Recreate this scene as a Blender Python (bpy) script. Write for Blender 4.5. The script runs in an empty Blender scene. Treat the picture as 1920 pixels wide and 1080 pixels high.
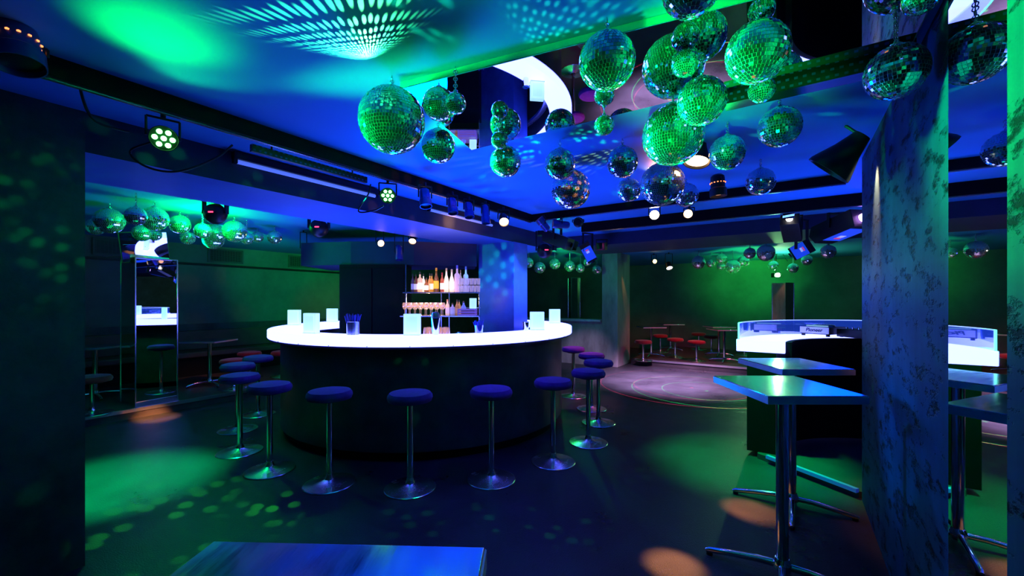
import bpy, bmesh, math, random
from mathutils import Vector, Matrix, noise
random.seed(7)
R = math.radians
PI = math.pi
F, HX, HY, ZC = 785.0, 960.0, 562.0, 1.5          # focal length in px (1920 wide), horizon, eye height
PHI = R(33.5)                                     # the club's axes are turned against the view
SN, CS = math.sin(PHI), math.cos(PHI)
CEIL = 2.56
C = bpy.context.scene.collection

def W(u, v, z=0.0):                               # room axes -> world
    return Vector((u*SN + v*CS, u*CS - v*SN, z))
def at(px, py, Y):                                # pixel at depth Y -> point
    return Vector(((px-HX)/F*Y, Y, ZC + (HY-py)/F*Y))
def on(px, py, z):                                # pixel on the plane z
    return at(px, py, (z-ZC)*F/(HY-py))

# ------------------------------------------------------------------ materials
MATS = {}
def mat(name, col=(0.5,0.5,0.5), rough=0.5, metal=0.0, spec=0.5, emit=None, es=0.0, var=0.0, vscale=6.0,
        bump=0.0, bscale=40.0, stretch=(1,1,1), trans=0.0, ior=1.45, sheen=0.0, rvar=0.0, alpha=1.0, aniso=0.0):
    m = bpy.data.materials.new(name); m.use_nodes = True
    nt = m.node_tree; b = nt.nodes['Principled BSDF']
    b.inputs['Base Color'].default_value = (*col, 1)
    b.inputs['Roughness'].default_value = rough
    b.inputs['Metallic'].default_value = metal
    b.inputs['Specular IOR Level'].default_value = spec
    b.inputs['Transmission Weight'].default_value = trans
    b.inputs['IOR'].default_value = ior
    b.inputs['Alpha'].default_value = alpha
    if aniso: b.inputs['Anisotropic'].default_value = aniso
    if sheen:
        b.inputs['Sheen Weight'].default_value = sheen
    if emit:
        b.inputs['Emission Color'].default_value = (*emit, 1)
        b.inputs['Emission Strength'].default_value = es
    if var or bump or rvar:
        tc = nt.nodes.new('ShaderNodeTexCoord'); mp = nt.nodes.new('ShaderNodeMapping')
        mp.inputs['Scale'].default_value = stretch
        nt.links.new(tc.outputs['Object'], mp.inputs['Vector'])
        if var or rvar:
            n = nt.nodes.new('ShaderNodeTexNoise'); n.inputs['Scale'].default_value = vscale; n.inputs['Detail'].default_value = 6
            n.inputs['Roughness'].default_value = 0.65
            nt.links.new(mp.outputs[0], n.inputs['Vector'])
            if var:
                cr = nt.nodes.new('ShaderNodeValToRGB')
                cr.color_ramp.elements[0].position = 0.3; cr.color_ramp.elements[1].position = 0.7
                cr.color_ramp.elements[0].color = (*[c*(1-var) for c in col], 1)
                cr.color_ramp.elements[1].color = (*[min(1, c*(1+var)) for c in col], 1)
                nt.links.new(n.outputs['Fac'], cr.inputs[0]); nt.links.new(cr.outputs[0], b.inputs['Base Color'])
            if rvar:
                mr = nt.nodes.new('ShaderNodeMapRange')
                mr.inputs['From Min'].default_value = .3; mr.inputs['From Max'].default_value = .7
                mr.inputs['To Min'].default_value = max(0.02, rough-rvar); mr.inputs['To Max'].default_value = rough+rvar
                nt.links.new(n.outputs['Fac'], mr.inputs[0]); nt.links.new(mr.outputs[0], b.inputs['Roughness'])
        if bump:
            n2 = nt.nodes.new('ShaderNodeTexNoise'); n2.inputs['Scale'].default_value = bscale; n2.inputs['Detail'].default_value = 4
            nt.links.new(mp.outputs[0], n2.inputs['Vector'])
            bp = nt.nodes.new('ShaderNodeBump'); bp.inputs['Strength'].default_value = bump; bp.inputs['Distance'].default_value = 0.01
            nt.links.new(n2.outputs['Fac'], bp.inputs['Height']); nt.links.new(bp.outputs[0], b.inputs['Normal'])
    MATS[name] = m
    return m

M_FLOOR = mat('floor_concrete', (.022,.024,.030), .34, spec=.28, var=.45, vscale=1.3, bump=.35, bscale=120, rvar=.1)
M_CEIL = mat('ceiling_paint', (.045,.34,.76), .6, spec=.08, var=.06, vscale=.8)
M_DARKWALL = mat('dark_plaster', (.05,.075,.08), .5, spec=.3, var=.5, vscale=2.5, bump=.2, bscale=30)
M_GREYWALL = mat('grey_plaster', (.13,.16,.15), .6, spec=.3, var=.25, vscale=1.5)
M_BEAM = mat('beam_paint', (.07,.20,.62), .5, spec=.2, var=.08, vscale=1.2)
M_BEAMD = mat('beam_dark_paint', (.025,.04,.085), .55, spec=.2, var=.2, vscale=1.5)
def concrete(name, dark, light, rough=.45):
    m = bpy.data.materials.new(name); m.use_nodes = True; nt = m.node_tree; b = nt.nodes['Principled BSDF']
    b.inputs['Specular IOR Level'].default_value = .07
    tc = nt.nodes.new('ShaderNodeTexCoord')
    def nz(scale, detail, sc):
        mp = nt.nodes.new('ShaderNodeMapping'); mp.inputs['Scale'].default_value = sc; nt.links.new(tc.outputs['Object'], mp.inputs[0])
        n = nt.nodes.new('ShaderNodeTexNoise'); n.inputs['Scale'].default_value = scale; n.inputs['Detail'].default_value = detail; n.inputs['Roughness'].default_value = .7
        nt.links.new(mp.outputs[0], n.inputs['Vector']); return n.outputs['Fac']
    a = nz(4, 8, (.6,.6,1)); p = nz(17, 5, (.35,.35,.9)); f = nz(3, 6, (1.6,1.6,.12))
    r1 = nt.nodes.new('ShaderNodeValToRGB'); r1.color_ramp.elements[0].position = .35; r1.color_ramp.elements[1].position = .65
    r1.color_ramp.elements[0].color = (*dark,1); r1.color_ramp.elements[1].color = (*light,1)
    ad = nt.nodes.new('ShaderNodeMath'); ad.operation = 'ADD'; nt.links.new(a, ad.inputs[0]); nt.links.new(f, ad.inputs[1])
    hf = nt.nodes.new('ShaderNodeMath'); hf.operation = 'MULTIPLY'; nt.links.new(ad.outputs[0], hf.inputs[0]); hf.inputs[1].default_value = .5
    nt.links.new(hf.outputs[0], r1.inputs[0])
    pr = nt.nodes.new('ShaderNodeMapRange'); pr.inputs['From Min'].default_value = .36; pr.inputs['From Max'].default_value = .46; nt.links.new(p, pr.inputs[0])
    mx = nt.nodes.new('ShaderNodeMix'); mx.data_type = 'RGBA'; nt.links.new(pr.outputs[0], mx.inputs['Factor'])
    mx.inputs['A'].default_value = (*[c*.18 for c in dark],1); nt.links.new(r1.outputs[0], mx.inputs['B'])
    nt.links.new(mx.outputs['Result'], b.inputs['Base Color'])
    b.inputs['Roughness'].default_value = rough
    bp = nt.nodes.new('ShaderNodeBump'); bp.inputs['Strength'].default_value = .9; bp.inputs['Distance'].default_value = .012
    nt.links.new(pr.outputs[0], bp.inputs['Height']); nt.links.new(bp.outputs[0], b.inputs['Normal'])
    MATS[name] = m; return m
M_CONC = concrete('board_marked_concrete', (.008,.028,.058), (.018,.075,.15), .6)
M_CONC2 = concrete('concrete_lit_copy', (.03,.055,.075), (.075,.12,.14), .6)  # wall concrete again, its stronger lighting put into a lighter colour
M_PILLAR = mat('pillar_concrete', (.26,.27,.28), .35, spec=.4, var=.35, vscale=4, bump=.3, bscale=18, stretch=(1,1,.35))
M_PLATF = mat('platform_floor', (.05,.045,.05), .35, spec=.4, var=.3, vscale=3)
M_NOSE = mat('nosing_aluminium', (.75,.72,.72), .3, 1.0)
M_BARBODY = mat('bar_front_panel', (.03,.04,.045), .38, spec=.45, var=.5, vscale=3.5, bump=.15, bscale=25)
M_GLOW = mat('glowing_counter', (.8,.85,1), .35, emit=(.98,1.1,10.5), es=1.0)
M_GLOWDJ = mat('glowing_desk', (.8,.85,1), .35, emit=(.95,1.1,5.0), es=1.0)
M_BLACK = mat('black_metal', (.012,.013,.016), .4, .3, var=.2, vscale=20)
M_BLACKP = mat('black_laminate', (.005,.006,.008), .6, spec=.12, var=.2, vscale=8)
M_RAIL = mat('rail_black', (.006,.007,.008), .7, spec=.08, var=.2)
M_CANBLUE = mat('can_blue_sheen', (.05,.08,.3), .35, .6, var=.15, vscale=12)
M_CHROME = mat('polished_chrome', (.78,.8,.82), .1, 1.0, rvar=.04, vscale=8)
M_BASE = mat('spun_steel_base', (.62,.65,.68), .24, 1.0, rvar=.06, vscale=6)
M_TABLE = mat('brushed_aluminium', (.62,.66,.68), .13, 1.0, rvar=.04, vscale=7, bump=.015, bscale=9, stretch=(8,1,1))
M_TABEDGE = mat('table_edge', (.5,.55,.62), .4, .5, var=.1)
M_SEAT = mat('burgundy_velour', (.11,.035,.22), .85, spec=.05, sheen=.08, var=.18, vscale=14, bump=.15, bscale=160)
M_SEATRED = mat('red_velour', (.24,.012,.025), .85, spec=.2, sheen=.3, var=.18, vscale=14, bump=.15, bscale=160)
M_TILE = mat('mirror_tile', (.82,.86,.86), 0.05, .95, var=.05, vscale=30)
M_GROUT = mat('ball_core', (.8,.85,.82), .5, .2, var=.1)
M_MIRROR = mat('mirror_glass', (.86,.88,.9), .015, 1.0)
M_MIRROR.node_tree.nodes['Principled BSDF'].inputs['Roughness'].default_value = .012
M_FROST = mat('frosted_box_glow', (.75,.9,.95), .5, emit=(.48,.86,1.0), es=.95, var=.05)  # counter light in the frosted glass, put in as a glow
M_PERF = None
M_STRAW = mat('black_straw_blue_lit', (.02,.035,.30), .4)  # blue light on the black straws put into their colour
M_STEEL = mat('brushed_steel', (.6,.65,.7), .25, 1.0)
M_WARM = mat('warm_lens', (1,.8,.6), .3, emit=(1,.55,.26), es=9)
M_WARMDIM = mat('warm_rim', (1,.6,.4), .4, emit=(1,.42,.18), es=1.2)
M_LED = mat('green_led', (.6,1,.7), .3, emit=(.10,1,.14), es=28)
M_LEDR = mat('red_led', (1,.1,.1), .3, emit=(1,.02,.06), es=8)
M_LEDO = mat('orange_vent_glow', (1,.4,.1), .3, emit=(1,.22,.06), es=3)
M_VIOLET = mat('violet_lens', (.6,.3,1), .3, emit=(.55,.25,1), es=14)
M_PINK = mat('pink_lens', (1,.3,.8), .3, emit=(1,.16,.6), es=14)
M_GLINT = mat('white_lens', (1,.95,.9), .3, emit=(1,.9,.85), es=8)
M_BLUETUBE = mat('blacklight_tube', (.3,.4,1), .3, emit=(.10,.20,.95), es=.75)
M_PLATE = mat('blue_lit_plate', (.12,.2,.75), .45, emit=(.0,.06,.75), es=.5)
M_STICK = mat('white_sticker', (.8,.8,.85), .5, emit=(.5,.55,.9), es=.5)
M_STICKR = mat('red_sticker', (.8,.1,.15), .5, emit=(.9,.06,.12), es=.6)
M_CABLE = mat('rubber_cable', (.012,.014,.02), .4)
M_WOOD = mat('bench_brown', (.12,.06,.04), .5, var=.3, vscale=4)
M_GRILLE = mat('vent_grille', (.08,.1,.09), .5, .3)
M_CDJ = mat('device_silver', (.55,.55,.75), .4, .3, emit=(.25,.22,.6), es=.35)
M_INK = mat('lettering_ink', (.01,.01,.03), .5)

def glassmat(name, tint, fac=.14, rough=.03, glow=None, gs=0.0):
    m = bpy.data.materials.new(name); m.use_nodes = True
    nt = m.node_tree; nt.nodes.clear()
    o = nt.nodes.new('ShaderNodeOutputMaterial'); mx = nt.nodes.new('ShaderNodeMixShader')
    t = nt.nodes.new('ShaderNodeBsdfTransparent'); g = nt.nodes.new('ShaderNodeBsdfGlossy')
    lw = nt.nodes.new('ShaderNodeLayerWeight'); lw.inputs[0].default_value = .35
    mr = nt.nodes.new('ShaderNodeMapRange'); mr.inputs['To Min'].default_value = fac; mr.inputs['To Max'].default_value = .9
    nt.links.new(lw.outputs['Facing'], mr.inputs[0]); nt.links.new(mr.outputs[0], mx.inputs[0])
    t.inputs[0].default_value = (*tint, 1); g.inputs['Roughness'].default_value = rough; g.inputs[0].default_value = (.9,.93,1,1)
    nt.links.new(t.outputs[0], mx.inputs[1]); nt.links.new(g.outputs[0], mx.inputs[2])
    out = mx.outputs[0]
    if glow:
        e = nt.nodes.new('ShaderNodeEmission'); e.inputs[0].default_value = (*glow, 1); e.inputs[1].default_value = gs
        ad = nt.nodes.new('ShaderNodeAddShader'); nt.links.new(out, ad.inputs[0]); nt.links.new(e.outputs[0], ad.inputs[1]); out = ad.outputs[0]
    nt.links.new(out, o.inputs[0])
    return m
M_GLASS = glassmat('clear_glass', (.93,.95,.97), .10)
M_SHIELD = glassmat('acrylic_shield', (.55,.65,1), .08, glow=(.02,.08,.75), gs=.22)
M_SHIELDEDGE = mat('lit_acrylic_edge', (.6,.7,1), .3, emit=(.3,.45,1.0), es=1.0)
M_SHELFGLASS = glassmat('shelf_glass', (.8,.85,.85), .25)

def ball_grid_mat():                               # perforated steel: procedural hole grid
    m = mat('perforated_steel', (.6,.65,.72), .28, 1.0)
    nt = m.node_tree; b = nt.nodes['Principled BSDF']
    tc = nt.nodes.new('ShaderNodeTexCoord'); sx = nt.nodes.new('ShaderNodeSeparateXYZ'); nt.links.new(tc.outputs['Object'], sx.inputs[0])
    def mth(op, a, bb=None):
        n = nt.nodes.new('ShaderNodeMath'); n.operation = op
        for i, x in enumerate((a, bb)):
            if x is None: continue
            if isinstance(x, (int, float)): n.inputs[i].default_value = x
            else: nt.links.new(x, n.inputs[i])
        return n.outputs[0]
    ang = mth('ARCTAN2', sx.outputs[1], sx.outputs[0])
    a = mth('SUBTRACT', mth('FRACT', mth('MULTIPLY', ang, 28/(2*PI))), .5)
    z = mth('SUBTRACT', mth('FRACT', mth('MULTIPLY', sx.outputs[2], 75.0)), .5)
    d = mth('SQRT', mth('ADD', mth('MULTIPLY', a, a), mth('MULTIPLY', z, z)))
    k = mth('LESS_THAN', d, .27)
    band = mth('GREATER_THAN', mth('FRACT', mth('MULTIPLY', ang, 7/(2*PI))), .25)
    k2 = mth('MULTIPLY', k, band)
    mx = nt.nodes.new('ShaderNodeMix'); mx.data_type = 'RGBA'
    nt.links.new(k2, mx.inputs['Factor']); mx.inputs['A'].default_value = (.62,.66,.75,1); mx.inputs['B'].default_value = (.004,.005,.02,1)
    nt.links.new(mx.outputs['Result'], b.inputs['Base Color'])
    nt.links.new(mth('SUBTRACT', 1.0, k2), b.inputs['Metallic'])
    b.inputs['Emission Color'].default_value = (.3,.45,1,1); b.inputs['Emission Strength'].default_value = .0
    return m
M_PERF = ball_grid_mat()
def tray_mat():                                    # black steel with two rows of slots, measured along the room axes
    m = mat('perforated_tray', (.01,.01,.012), .4, .2); nt = m.node_tree; b = nt.nodes['Principled BSDF']
    tc = nt.nodes.new('ShaderNodeTexCoord'); mp = nt.nodes.new('ShaderNodeMapping'); mp.inputs['Rotation'].default_value = (0,0,PHI)
    nt.links.new(tc.outputs['Object'], mp.inputs['Vector']); br = nt.nodes.new('ShaderNodeTexBrick')
    sx = nt.nodes.new('ShaderNodeSeparateXYZ'); nt.links.new(mp.outputs[0], sx.inputs[0])
    ad = nt.nodes.new('ShaderNodeMath'); ad.operation = 'ADD'; nt.links.new(sx.outputs[0], ad.inputs[0]); nt.links.new(sx.outputs[1], ad.inputs[1])
    cb = nt.nodes.new('ShaderNodeCombineXYZ'); nt.links.new(ad.outputs[0], cb.inputs[0]); nt.links.new(sx.outputs[2], cb.inputs[1])
    nt.links.new(cb.outputs[0], br.inputs['Vector']); br.inputs['Scale'].default_value = 1; br.inputs['Brick Width'].default_value = .033
    br.inputs['Row Height'].default_value = .03; br.inputs['Mortar Size'].default_value = .0095; br.inputs['Mortar Smooth'].default_value = 0
    br.inputs['Color1'].default_value = (.03,.06,.4,1); br.inputs['Color2'].default_value = (.02,.05,.3,1); br.inputs['Mortar'].default_value = (.01,.01,.012,1)
    nt.links.new(br.outputs[0], b.inputs['Base Color'])
    return m
M_TRAY = tray_mat()

# ------------------------------------------------------------------ mesh helper
class MB:
    def __init__(s): s.bm = bmesh.new(); s.mi = 0
    def _f(s, vs):
        try:
            f = s.bm.faces.new(vs); f.material_index = s.mi; return f
        except ValueError: return None
    def pts(s, co, M=None):
        return [s.bm.verts.new((M @ Vector(c)) if M is not None else Vector(c)) for c in co]
    def box(s, c, d, rz=0.0, M=None):
        x, y, z = (k/2 for k in d)
        T = Matrix.Translation(c) @ Matrix.Rotation(rz, 4, 'Z')
        if M is not None: T = M @ T
        v = s.pts([(-x,-y,-z),(x,-y,-z),(x,y,-z),(-x,y,-z),(-x,-y,z),(x,-y,z),(x,y,z),(-x,y,z)], T)
        for q in ((3,2,1,0),(4,5,6,7),(0,1,5,4),(1,2,6,5),(2,3,7,6),(3,0,4,7)): s._f([v[i] for i in q])
        return s
    def prism(s, poly, z0, z1, M=None):
        a = s.pts([(x,y,z0) for x,y in poly], M); b = s.pts([(x,y,z1) for x,y in poly], M); n = len(poly)
        s._f(a[::-1]); s._f(b)
        for i in range(n): s._f([a[i], a[(i+1)%n], b[(i+1)%n], b[i]])
        return s
    def cyl(s, p0, p1, r0, r1=None, n=16, cap=True):
        p0, p1 = Vector(p0), Vector(p1); r1 = r0 if r1 is None else r1
        q = (p1-p0).to_track_quat('Z','Y').to_matrix()
        A, B = [], []
        for i in range(n):
            a = 2*PI*i/n; d = q @ Vector((math.cos(a), math.sin(a), 0))
            A.append(s.bm.verts.new(p0+d*r0)); B.append(s.bm.verts.new(p1+d*r1))
        for i in range(n): s._f([A[i], A[(i+1)%n], B[(i+1)%n], B[i]])
        if cap: s._f(A[::-1]); s._f(B)
        return s
    def lathe(s, prof, n=32, M=None, cap0=False, cap1=False, a0=0.0, a1=2*PI):
        full = abs(a1-a0-2*PI) < 1e-6
        rings = []
        for r, z in prof:
            if r < 1e-6:
                rings.append([s.pts([(0,0,z)], M)[0]])
            else:
                k = n if full else n+1
                rings.append(s.pts([(r*math.cos(a0+(a1-a0)*i/n), r*math.sin(a0+(a1-a0)*i/n), z) for i in range(k)], M))
        for A, B in zip(rings, rings[1:]):
            for i in range(n):
                j = (i+1) % n if full else i+1
                if len(A) == 1 and len(B) == 1: continue
                if len(A) == 1: s._f([A[0], B[j], B[i]])
                elif len(B) == 1: s._f([A[i], A[j], B[0]])
                else: s._f([A[i], A[j], B[j], B[i]])
        if cap0 and len(rings[0]) > 1: s._f(rings[0][::-1])
        if cap1 and len(rings[-1]) > 1: s._f(rings[-1])
        return s
    def ringseg(s, r0, r1, z0, z1, a0, a1, n=64):   # solid annular segment
        L = [s.pts([(r*math.cos(a0+(a1-a0)*i/n), r*math.sin(a0+(a1-a0)*i/n), z) for i in range(n+1)]) for r, z in ((r0,z0),(r1,z0),(r1,z1),(r0,z1))]
        for k in range(4):
            A, B = L[k], L[(k+1)%4]
            for i in range(n): s._f([A[i+1], A[i], B[i], B[i+1]])
        s._f([L[0][0], L[1][0], L[2][0], L[3][0]]); s._f([L[3][n], L[2][n], L[1][n], L[0][n]])
        return s
    def tube(s, pts, r, n=8):
        P = [Vector(p) for p in pts]; rings = []
        for i, p in enumerate(P):
            t = (P[min(i+1, len(P)-1)] - P[max(i-1, 0)]).normalized()
            q = t.to_track_quat('Z','Y').to_matrix()
            rr = r[i] if isinstance(r, (list, tuple)) else r
            rings.append([s.bm.verts.new(p + q @ Vector((math.cos(2*PI*k/n)*rr, math.sin(2*PI*k/n)*rr, 0))) for k in range(n)])
        for A, B in zip(rings, rings[1:]):
            for k in range(n): s._f([A[k], A[(k+1)%n], B[(k+1)%n], B[k]])
        s._f(rings[0][::-1]); s._f(rings[-1])
        return s
    def torus(s, c, R0, r, M=None, n=16, m=6):
        T = Matrix.Translation(c)
        if M is not None: T = T @ M
        g = [[s.bm.verts.new(T @ Vector(((R0+r*math.cos(b))*math.cos(a), (R0+r*math.cos(b))*math.sin(a), r*math.sin(b))))
              for b in (2*PI*j/m for j in range(m))] for a in (2*PI*i/n for i in range(n))]
        for i in range(n):
            for j in range(m): s._f([g[i][j], g[(i+1)%n][j], g[(i+1)%n][(j+1)%m], g[i][(j+1)%m]])
        return s
    def build(s, name, mats, parent=None, smooth=True, bevel=0.0, ang=35):
        bmesh.ops.recalc_face_normals(s.bm, faces=s.bm.faces)
        me = bpy.data.meshes.new(name); s.bm.to_mesh(me); s.bm.free()
        for m in (mats if isinstance(mats, (list, tuple)) else [mats]): me.materials.append(m)
        if smooth:
            for p in me.polygons: p.use_smooth = True
            me.set_sharp_from_angle(angle=R(ang))
        o = bpy.data.objects.new(name, me); C.objects.link(o)
        if parent is not None: o.parent = parent
        if bevel:
            b = o.modifiers.new('edge', 'BEVEL'); b.width = bevel; b.segments = 2; b.limit_method = 'ANGLE'
        return o

def tag(o, label=None, cat=None, group=None, kind=None):
    if label: o['label'] = label
    if cat: o['category'] = cat
    if group: o['group'] = group
    if kind: o['kind'] = kind
    return o
def thing(name, label, cat, loc=(0,0,0), group=None, rz=0.0):
    o = bpy.data.objects.new(name, None); C.objects.link(o); o.location = loc; o.rotation_euler = (0,0,rz)
    o.empty_display_size = .05
    return tag(o, label, cat, group)
def dup(root, loc, label, rz=None, group=None):
    def cp(o, par):
        c = o.copy(); C.objects.link(c)
        if par is not None: c.parent = par
        for ch in list(o.children): cp(ch, c)
        return c
    r = cp(root, None); r.location = loc
    if rz is not None: r.rotation_euler = (0,0,rz)
    r['label'] = label
    if group: r['group'] = group
    return r
def struct(name, mb, m, smooth=False, bevel=0.0):
    o = mb.build(name, m, smooth=smooth, bevel=bevel); o['kind'] = 'structure'; return o
def uvbox(mb, u0, u1, v0, v1, z0, z1):
    return mb.prism([tuple(W(u,v)[:2]) for u, v in ((u0,v0),(u0,v1),(u1,v1),(u1,v0))], z0, z1)
def aim(d): return Vector(d).to_track_quat('-Z','Y').to_matrix().to_4x4()

# ------------------------------------------------------------------ camera
cam = bpy.data.cameras.new('camera'); co = bpy.data.objects.new('camera', cam); C.objects.link(co)
co.location = (0,0,ZC); co.rotation_euler = (PI/2,0,0)
cam.sensor_width = 36; cam.sensor_fit = 'HORIZONTAL'; cam.lens = F/1920*36; cam.shift_y = (HY-540)/1920
cam.clip_start = .02; cam.clip_end = 100
bpy.context.scene.camera = co

# ------------------------------------------------------------------ setting
struct('floor', uvbox(MB(), -3, 13.2, -9.7, 6, -.1, 0), M_FLOOR)
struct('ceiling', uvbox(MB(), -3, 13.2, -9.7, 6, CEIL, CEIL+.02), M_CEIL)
struct('wall_left', uvbox(MB(), -3, 13.2, -9.7, -9.5, 0, CEIL), M_GREYWALL)
struct('wall_far', uvbox(MB(), 13.0, 13.2, -9.5, 6, 0, CEIL), M_GREYWALL)
struct('wall_back', uvbox(MB(), -3.1, -2.9, -9.5, .4, 0, CEIL), M_DARKWALL)
struct('wall_side', uvbox(MB(), 4.1, 13.2, 5.8, 6, 0, CEIL), M_DARKWALL)
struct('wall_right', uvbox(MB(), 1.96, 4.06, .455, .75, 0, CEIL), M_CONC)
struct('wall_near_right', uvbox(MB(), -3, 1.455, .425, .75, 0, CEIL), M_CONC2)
struct('wall_mirror_backing', uvbox(MB(), 1.455, 1.96, .49, .75, 0, CEIL), M_DARKWALL)
struct('wall_near_left', uvbox(MB(), -2.9, .64, -3.75, -3.31, 0, CEIL), M_DARKWALL)
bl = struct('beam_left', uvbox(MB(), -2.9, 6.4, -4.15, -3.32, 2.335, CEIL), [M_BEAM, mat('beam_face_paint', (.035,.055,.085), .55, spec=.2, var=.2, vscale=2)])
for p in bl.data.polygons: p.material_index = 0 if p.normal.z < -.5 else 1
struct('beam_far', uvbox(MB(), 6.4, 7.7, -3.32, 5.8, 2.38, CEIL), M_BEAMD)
struct('pillar_bar', uvbox(MB(), 5.02, 5.39, -3.93, -3.29, 0, 2.335), mat('pillar_blue_lit', (.07,.16,.5), .35, spec=.35, var=.25, vscale=3), bevel=.004)  # blue light on the pillar put into its base colour
struct('pillar_far', uvbox(MB(), 9.02, 9.88, -3.53, -3.17, 0, CEIL), M_PILLAR, bevel=.004)
struct('platform_floor_left', uvbox(MB(), -2.9, 13, -9.5, -6.9, 0, .12), M_PLATF)
struct('platform_floor_far', uvbox(MB(), 9.75, 13, -3.1, 5.8, 0, .12), M_PLATF)
struct('trim_1', uvbox(MB(), -2.9, 9.9, -6.93, -6.89, .085, .128), M_NOSE)
struct('trim_2', uvbox(MB(), 9.72, 9.76, -3.0, 5.8, .085, .128), M_NOSE)
struct('trim_3', uvbox(MB(), -2.9, 13, -9.5, -9.44, 2.16, 2.2), M_BLACK)        # dark picture rail on the left wall
struct('trim_4', uvbox(MB(), -2.9, 13, -9.5, -9.43, .12, 1.04), M_DARKWALL)      # dado
struct('wall_low', uvbox(MB(), 9.02, 9.25, -5.9, -3.53, 0, 1.0), M_PILLAR)
struct('trim_5', uvbox(MB(), 8.93, 9.3, -5.95, -3.54, 1.0, 1.05), M_TABEDGE)
struct('floor_dj_step', MB().prism([tuple(W(4.58,-.25)[:2]), tuple(W(4.09,.44)[:2]), tuple(W(4.3,3.0)[:2]), tuple(W(5.7,2.4)[:2]), tuple(W(6.0,.6)[:2]), tuple(W(5.4,-.2)[:2])], 0, .05), M_PLATF)
a, b = W(4.50,-.17,.06), W(4.07,.43,.06)
struct('trim_6', MB().box((a+b)/2, ((b-a).length, .035, .03), math.atan2((b-a).y, (b-a).x)), mat('step_edge_blue', (.3,.4,.8), .35, .6, emit=(0,.05,.6), es=.25))
# soffit above the back bar
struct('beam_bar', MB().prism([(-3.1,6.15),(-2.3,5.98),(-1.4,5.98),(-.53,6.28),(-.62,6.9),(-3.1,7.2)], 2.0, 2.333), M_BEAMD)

# ------------------------------------------------------------------ mirrors
q = [W(2.24,-1.82), W(1.40,-1.58), W(1.74,.415), W(2.28,.415)]
cmr = thing('ceiling_mirror', 'large mirror panel fixed under the ceiling, reflecting the glowing bar', 'mirror', (q[0]+q[2])/2 + Vector((0,0,CEIL)))
ctr = (q[0]+q[2])/2
loc2 = [((p-ctr).x, (p-ctr).y) for p in q]
MB().prism(loc2, -.03, -.002).build('backing_board', mat('board_edge', (.35,.5,.45), .5, var=.1), cmr, smooth=False)
MB().prism([(x*.995, y*.995) for x, y in loc2], -.034, -.0301).build('glass', M_MIRROR, cmr, smooth=False)

wm = thing('wall_mirror', 'tall wall mirror between two concrete wall sections, reflecting tables', 'mirror', W(1.71,.45,0))
o = uvbox(MB(), -.245, .245, -.01, .0, 0.0, 2.52).build('glass', M_MIRROR, wm, smooth=False)
uvbox(MB(), -.25, .25, .002, .035, 0.0, 2.53).build('backing', M_TABEDGE, wm, smooth=False)

def mirror_column(label, base, w, h, rz, dirn=None):
    t = thing('mirror_column', label, 'mirrored column', base, rz=rz)
    MB().box((0,0,h/2), (w,w,h)).build('core', M_MIRROR, t, smooth=False)
    e = MB()
    for sx in (-1,1):
        for sy in (-1,1): e.box((sx*w/2,sy*w/2,h/2), (.012,.012,h))
    e.box((0,0,h), (w+.01,w+.01,.012)); e.build('edge_strip', M_STEEL, t, smooth=False)
    return t
pB = W(0,0)
mirror_column('mirror-clad square column on the platform by the dark wall end, under a tilted mirror', (-4.98,5.75,.12), .46, 1.93, R(61))
mirror_column('slim mirror-clad column rising behind the glowing DJ desk', (6.05,9.35,.12), .30, 1.75, R(25))
mirror_column('slim mirror-clad column behind the low wall beside the bar pillar', (1.72,11.6,0), .26, 2.1, R(10))
# tilted mirror block over the first column: normal chosen to catch the counter
pc = at(272, 463, 5.6)
inc = (pc - Vector((0,0,ZC))).normalized(); tgt = (Vector((-1.78,4.0,1.14)) - pc).normalized()
nrm = (tgt - inc).normalized()
tm = thing('tilted_mirror', 'tilted square mirror hanging above the mirror-clad column, reflecting the bar counter', 'mirror', pc)
Mt = nrm.to_track_quat('Z','Y').to_matrix().to_4x4()
MB().box((0,0,0), (.48,.38,.012), M=Mt @ Matrix.Rotation(R(8),4,'Z')).build('glass', M_MIRROR, tm, smooth=False)
MB().box((0,0,-.014), (.50,.40,.014), M=Mt @ Matrix.Rotation(R(8),4,'Z')).build('backing', M_BLACK, tm, smooth=False)
MB().cyl((0,0,0) , Vector((0,0,CEIL-pc.z)) - nrm*.03, .008).build('hanger', M_BLACK, tm)

# ------------------------------------------------------------------ the round bar
BC = Vector((-1.1,5.6,0))
BA0, BA1 = R(118), R(118+304)
bar = thing('round_bar', 'round island bar with dark front and glowing white counter', 'bar', BC)
MB().ringseg(1.60,1.88,1.075,1.17,BA0,BA1,120).build('counter', M_GLOW, bar, bevel=.012)
MB().ringseg(1.62,1.86,1.055,1.074,BA0,BA1,120).build('counter_underside', M_BLACK, bar)
MB().ringseg(1.66,1.75,.09,1.055,BA0,BA1,120).build('front_panel', M_BARBODY, bar)
MB().ringseg(1.62,1.70,0,.09,BA0,BA1,120).build('toe_kick', M_BLACKP, bar)
for i in range(26):
    a = BA0 + (BA1-BA0)*(i+.5)/26
    MB().cyl((1.881*math.cos(a),1.881*math.sin(a),1.082), (1.8845*math.cos(a),1.8845*math.sin(a),1.082), .004, n=8).build('fixing_screw', M_BLACK, bar)
MB().ringseg(1.53,1.60,.84,.88,BA0,BA1,90).build('worktop', M_STEEL, bar)

def ringpt(px, r, far=False):                       # point of the counter at picture column px
    k = (px-HX)/F
    A = k*k+1; B = -2*(k*BC.x + BC.y); D = BC.x**2 + BC.y**2 - r*r
    s = math.sqrt(max(0, B*B-4*A*D)); Y = (-B + (s if far else -s))/(2*A)
    return Vector((k*Y, Y, 1.17))

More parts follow.
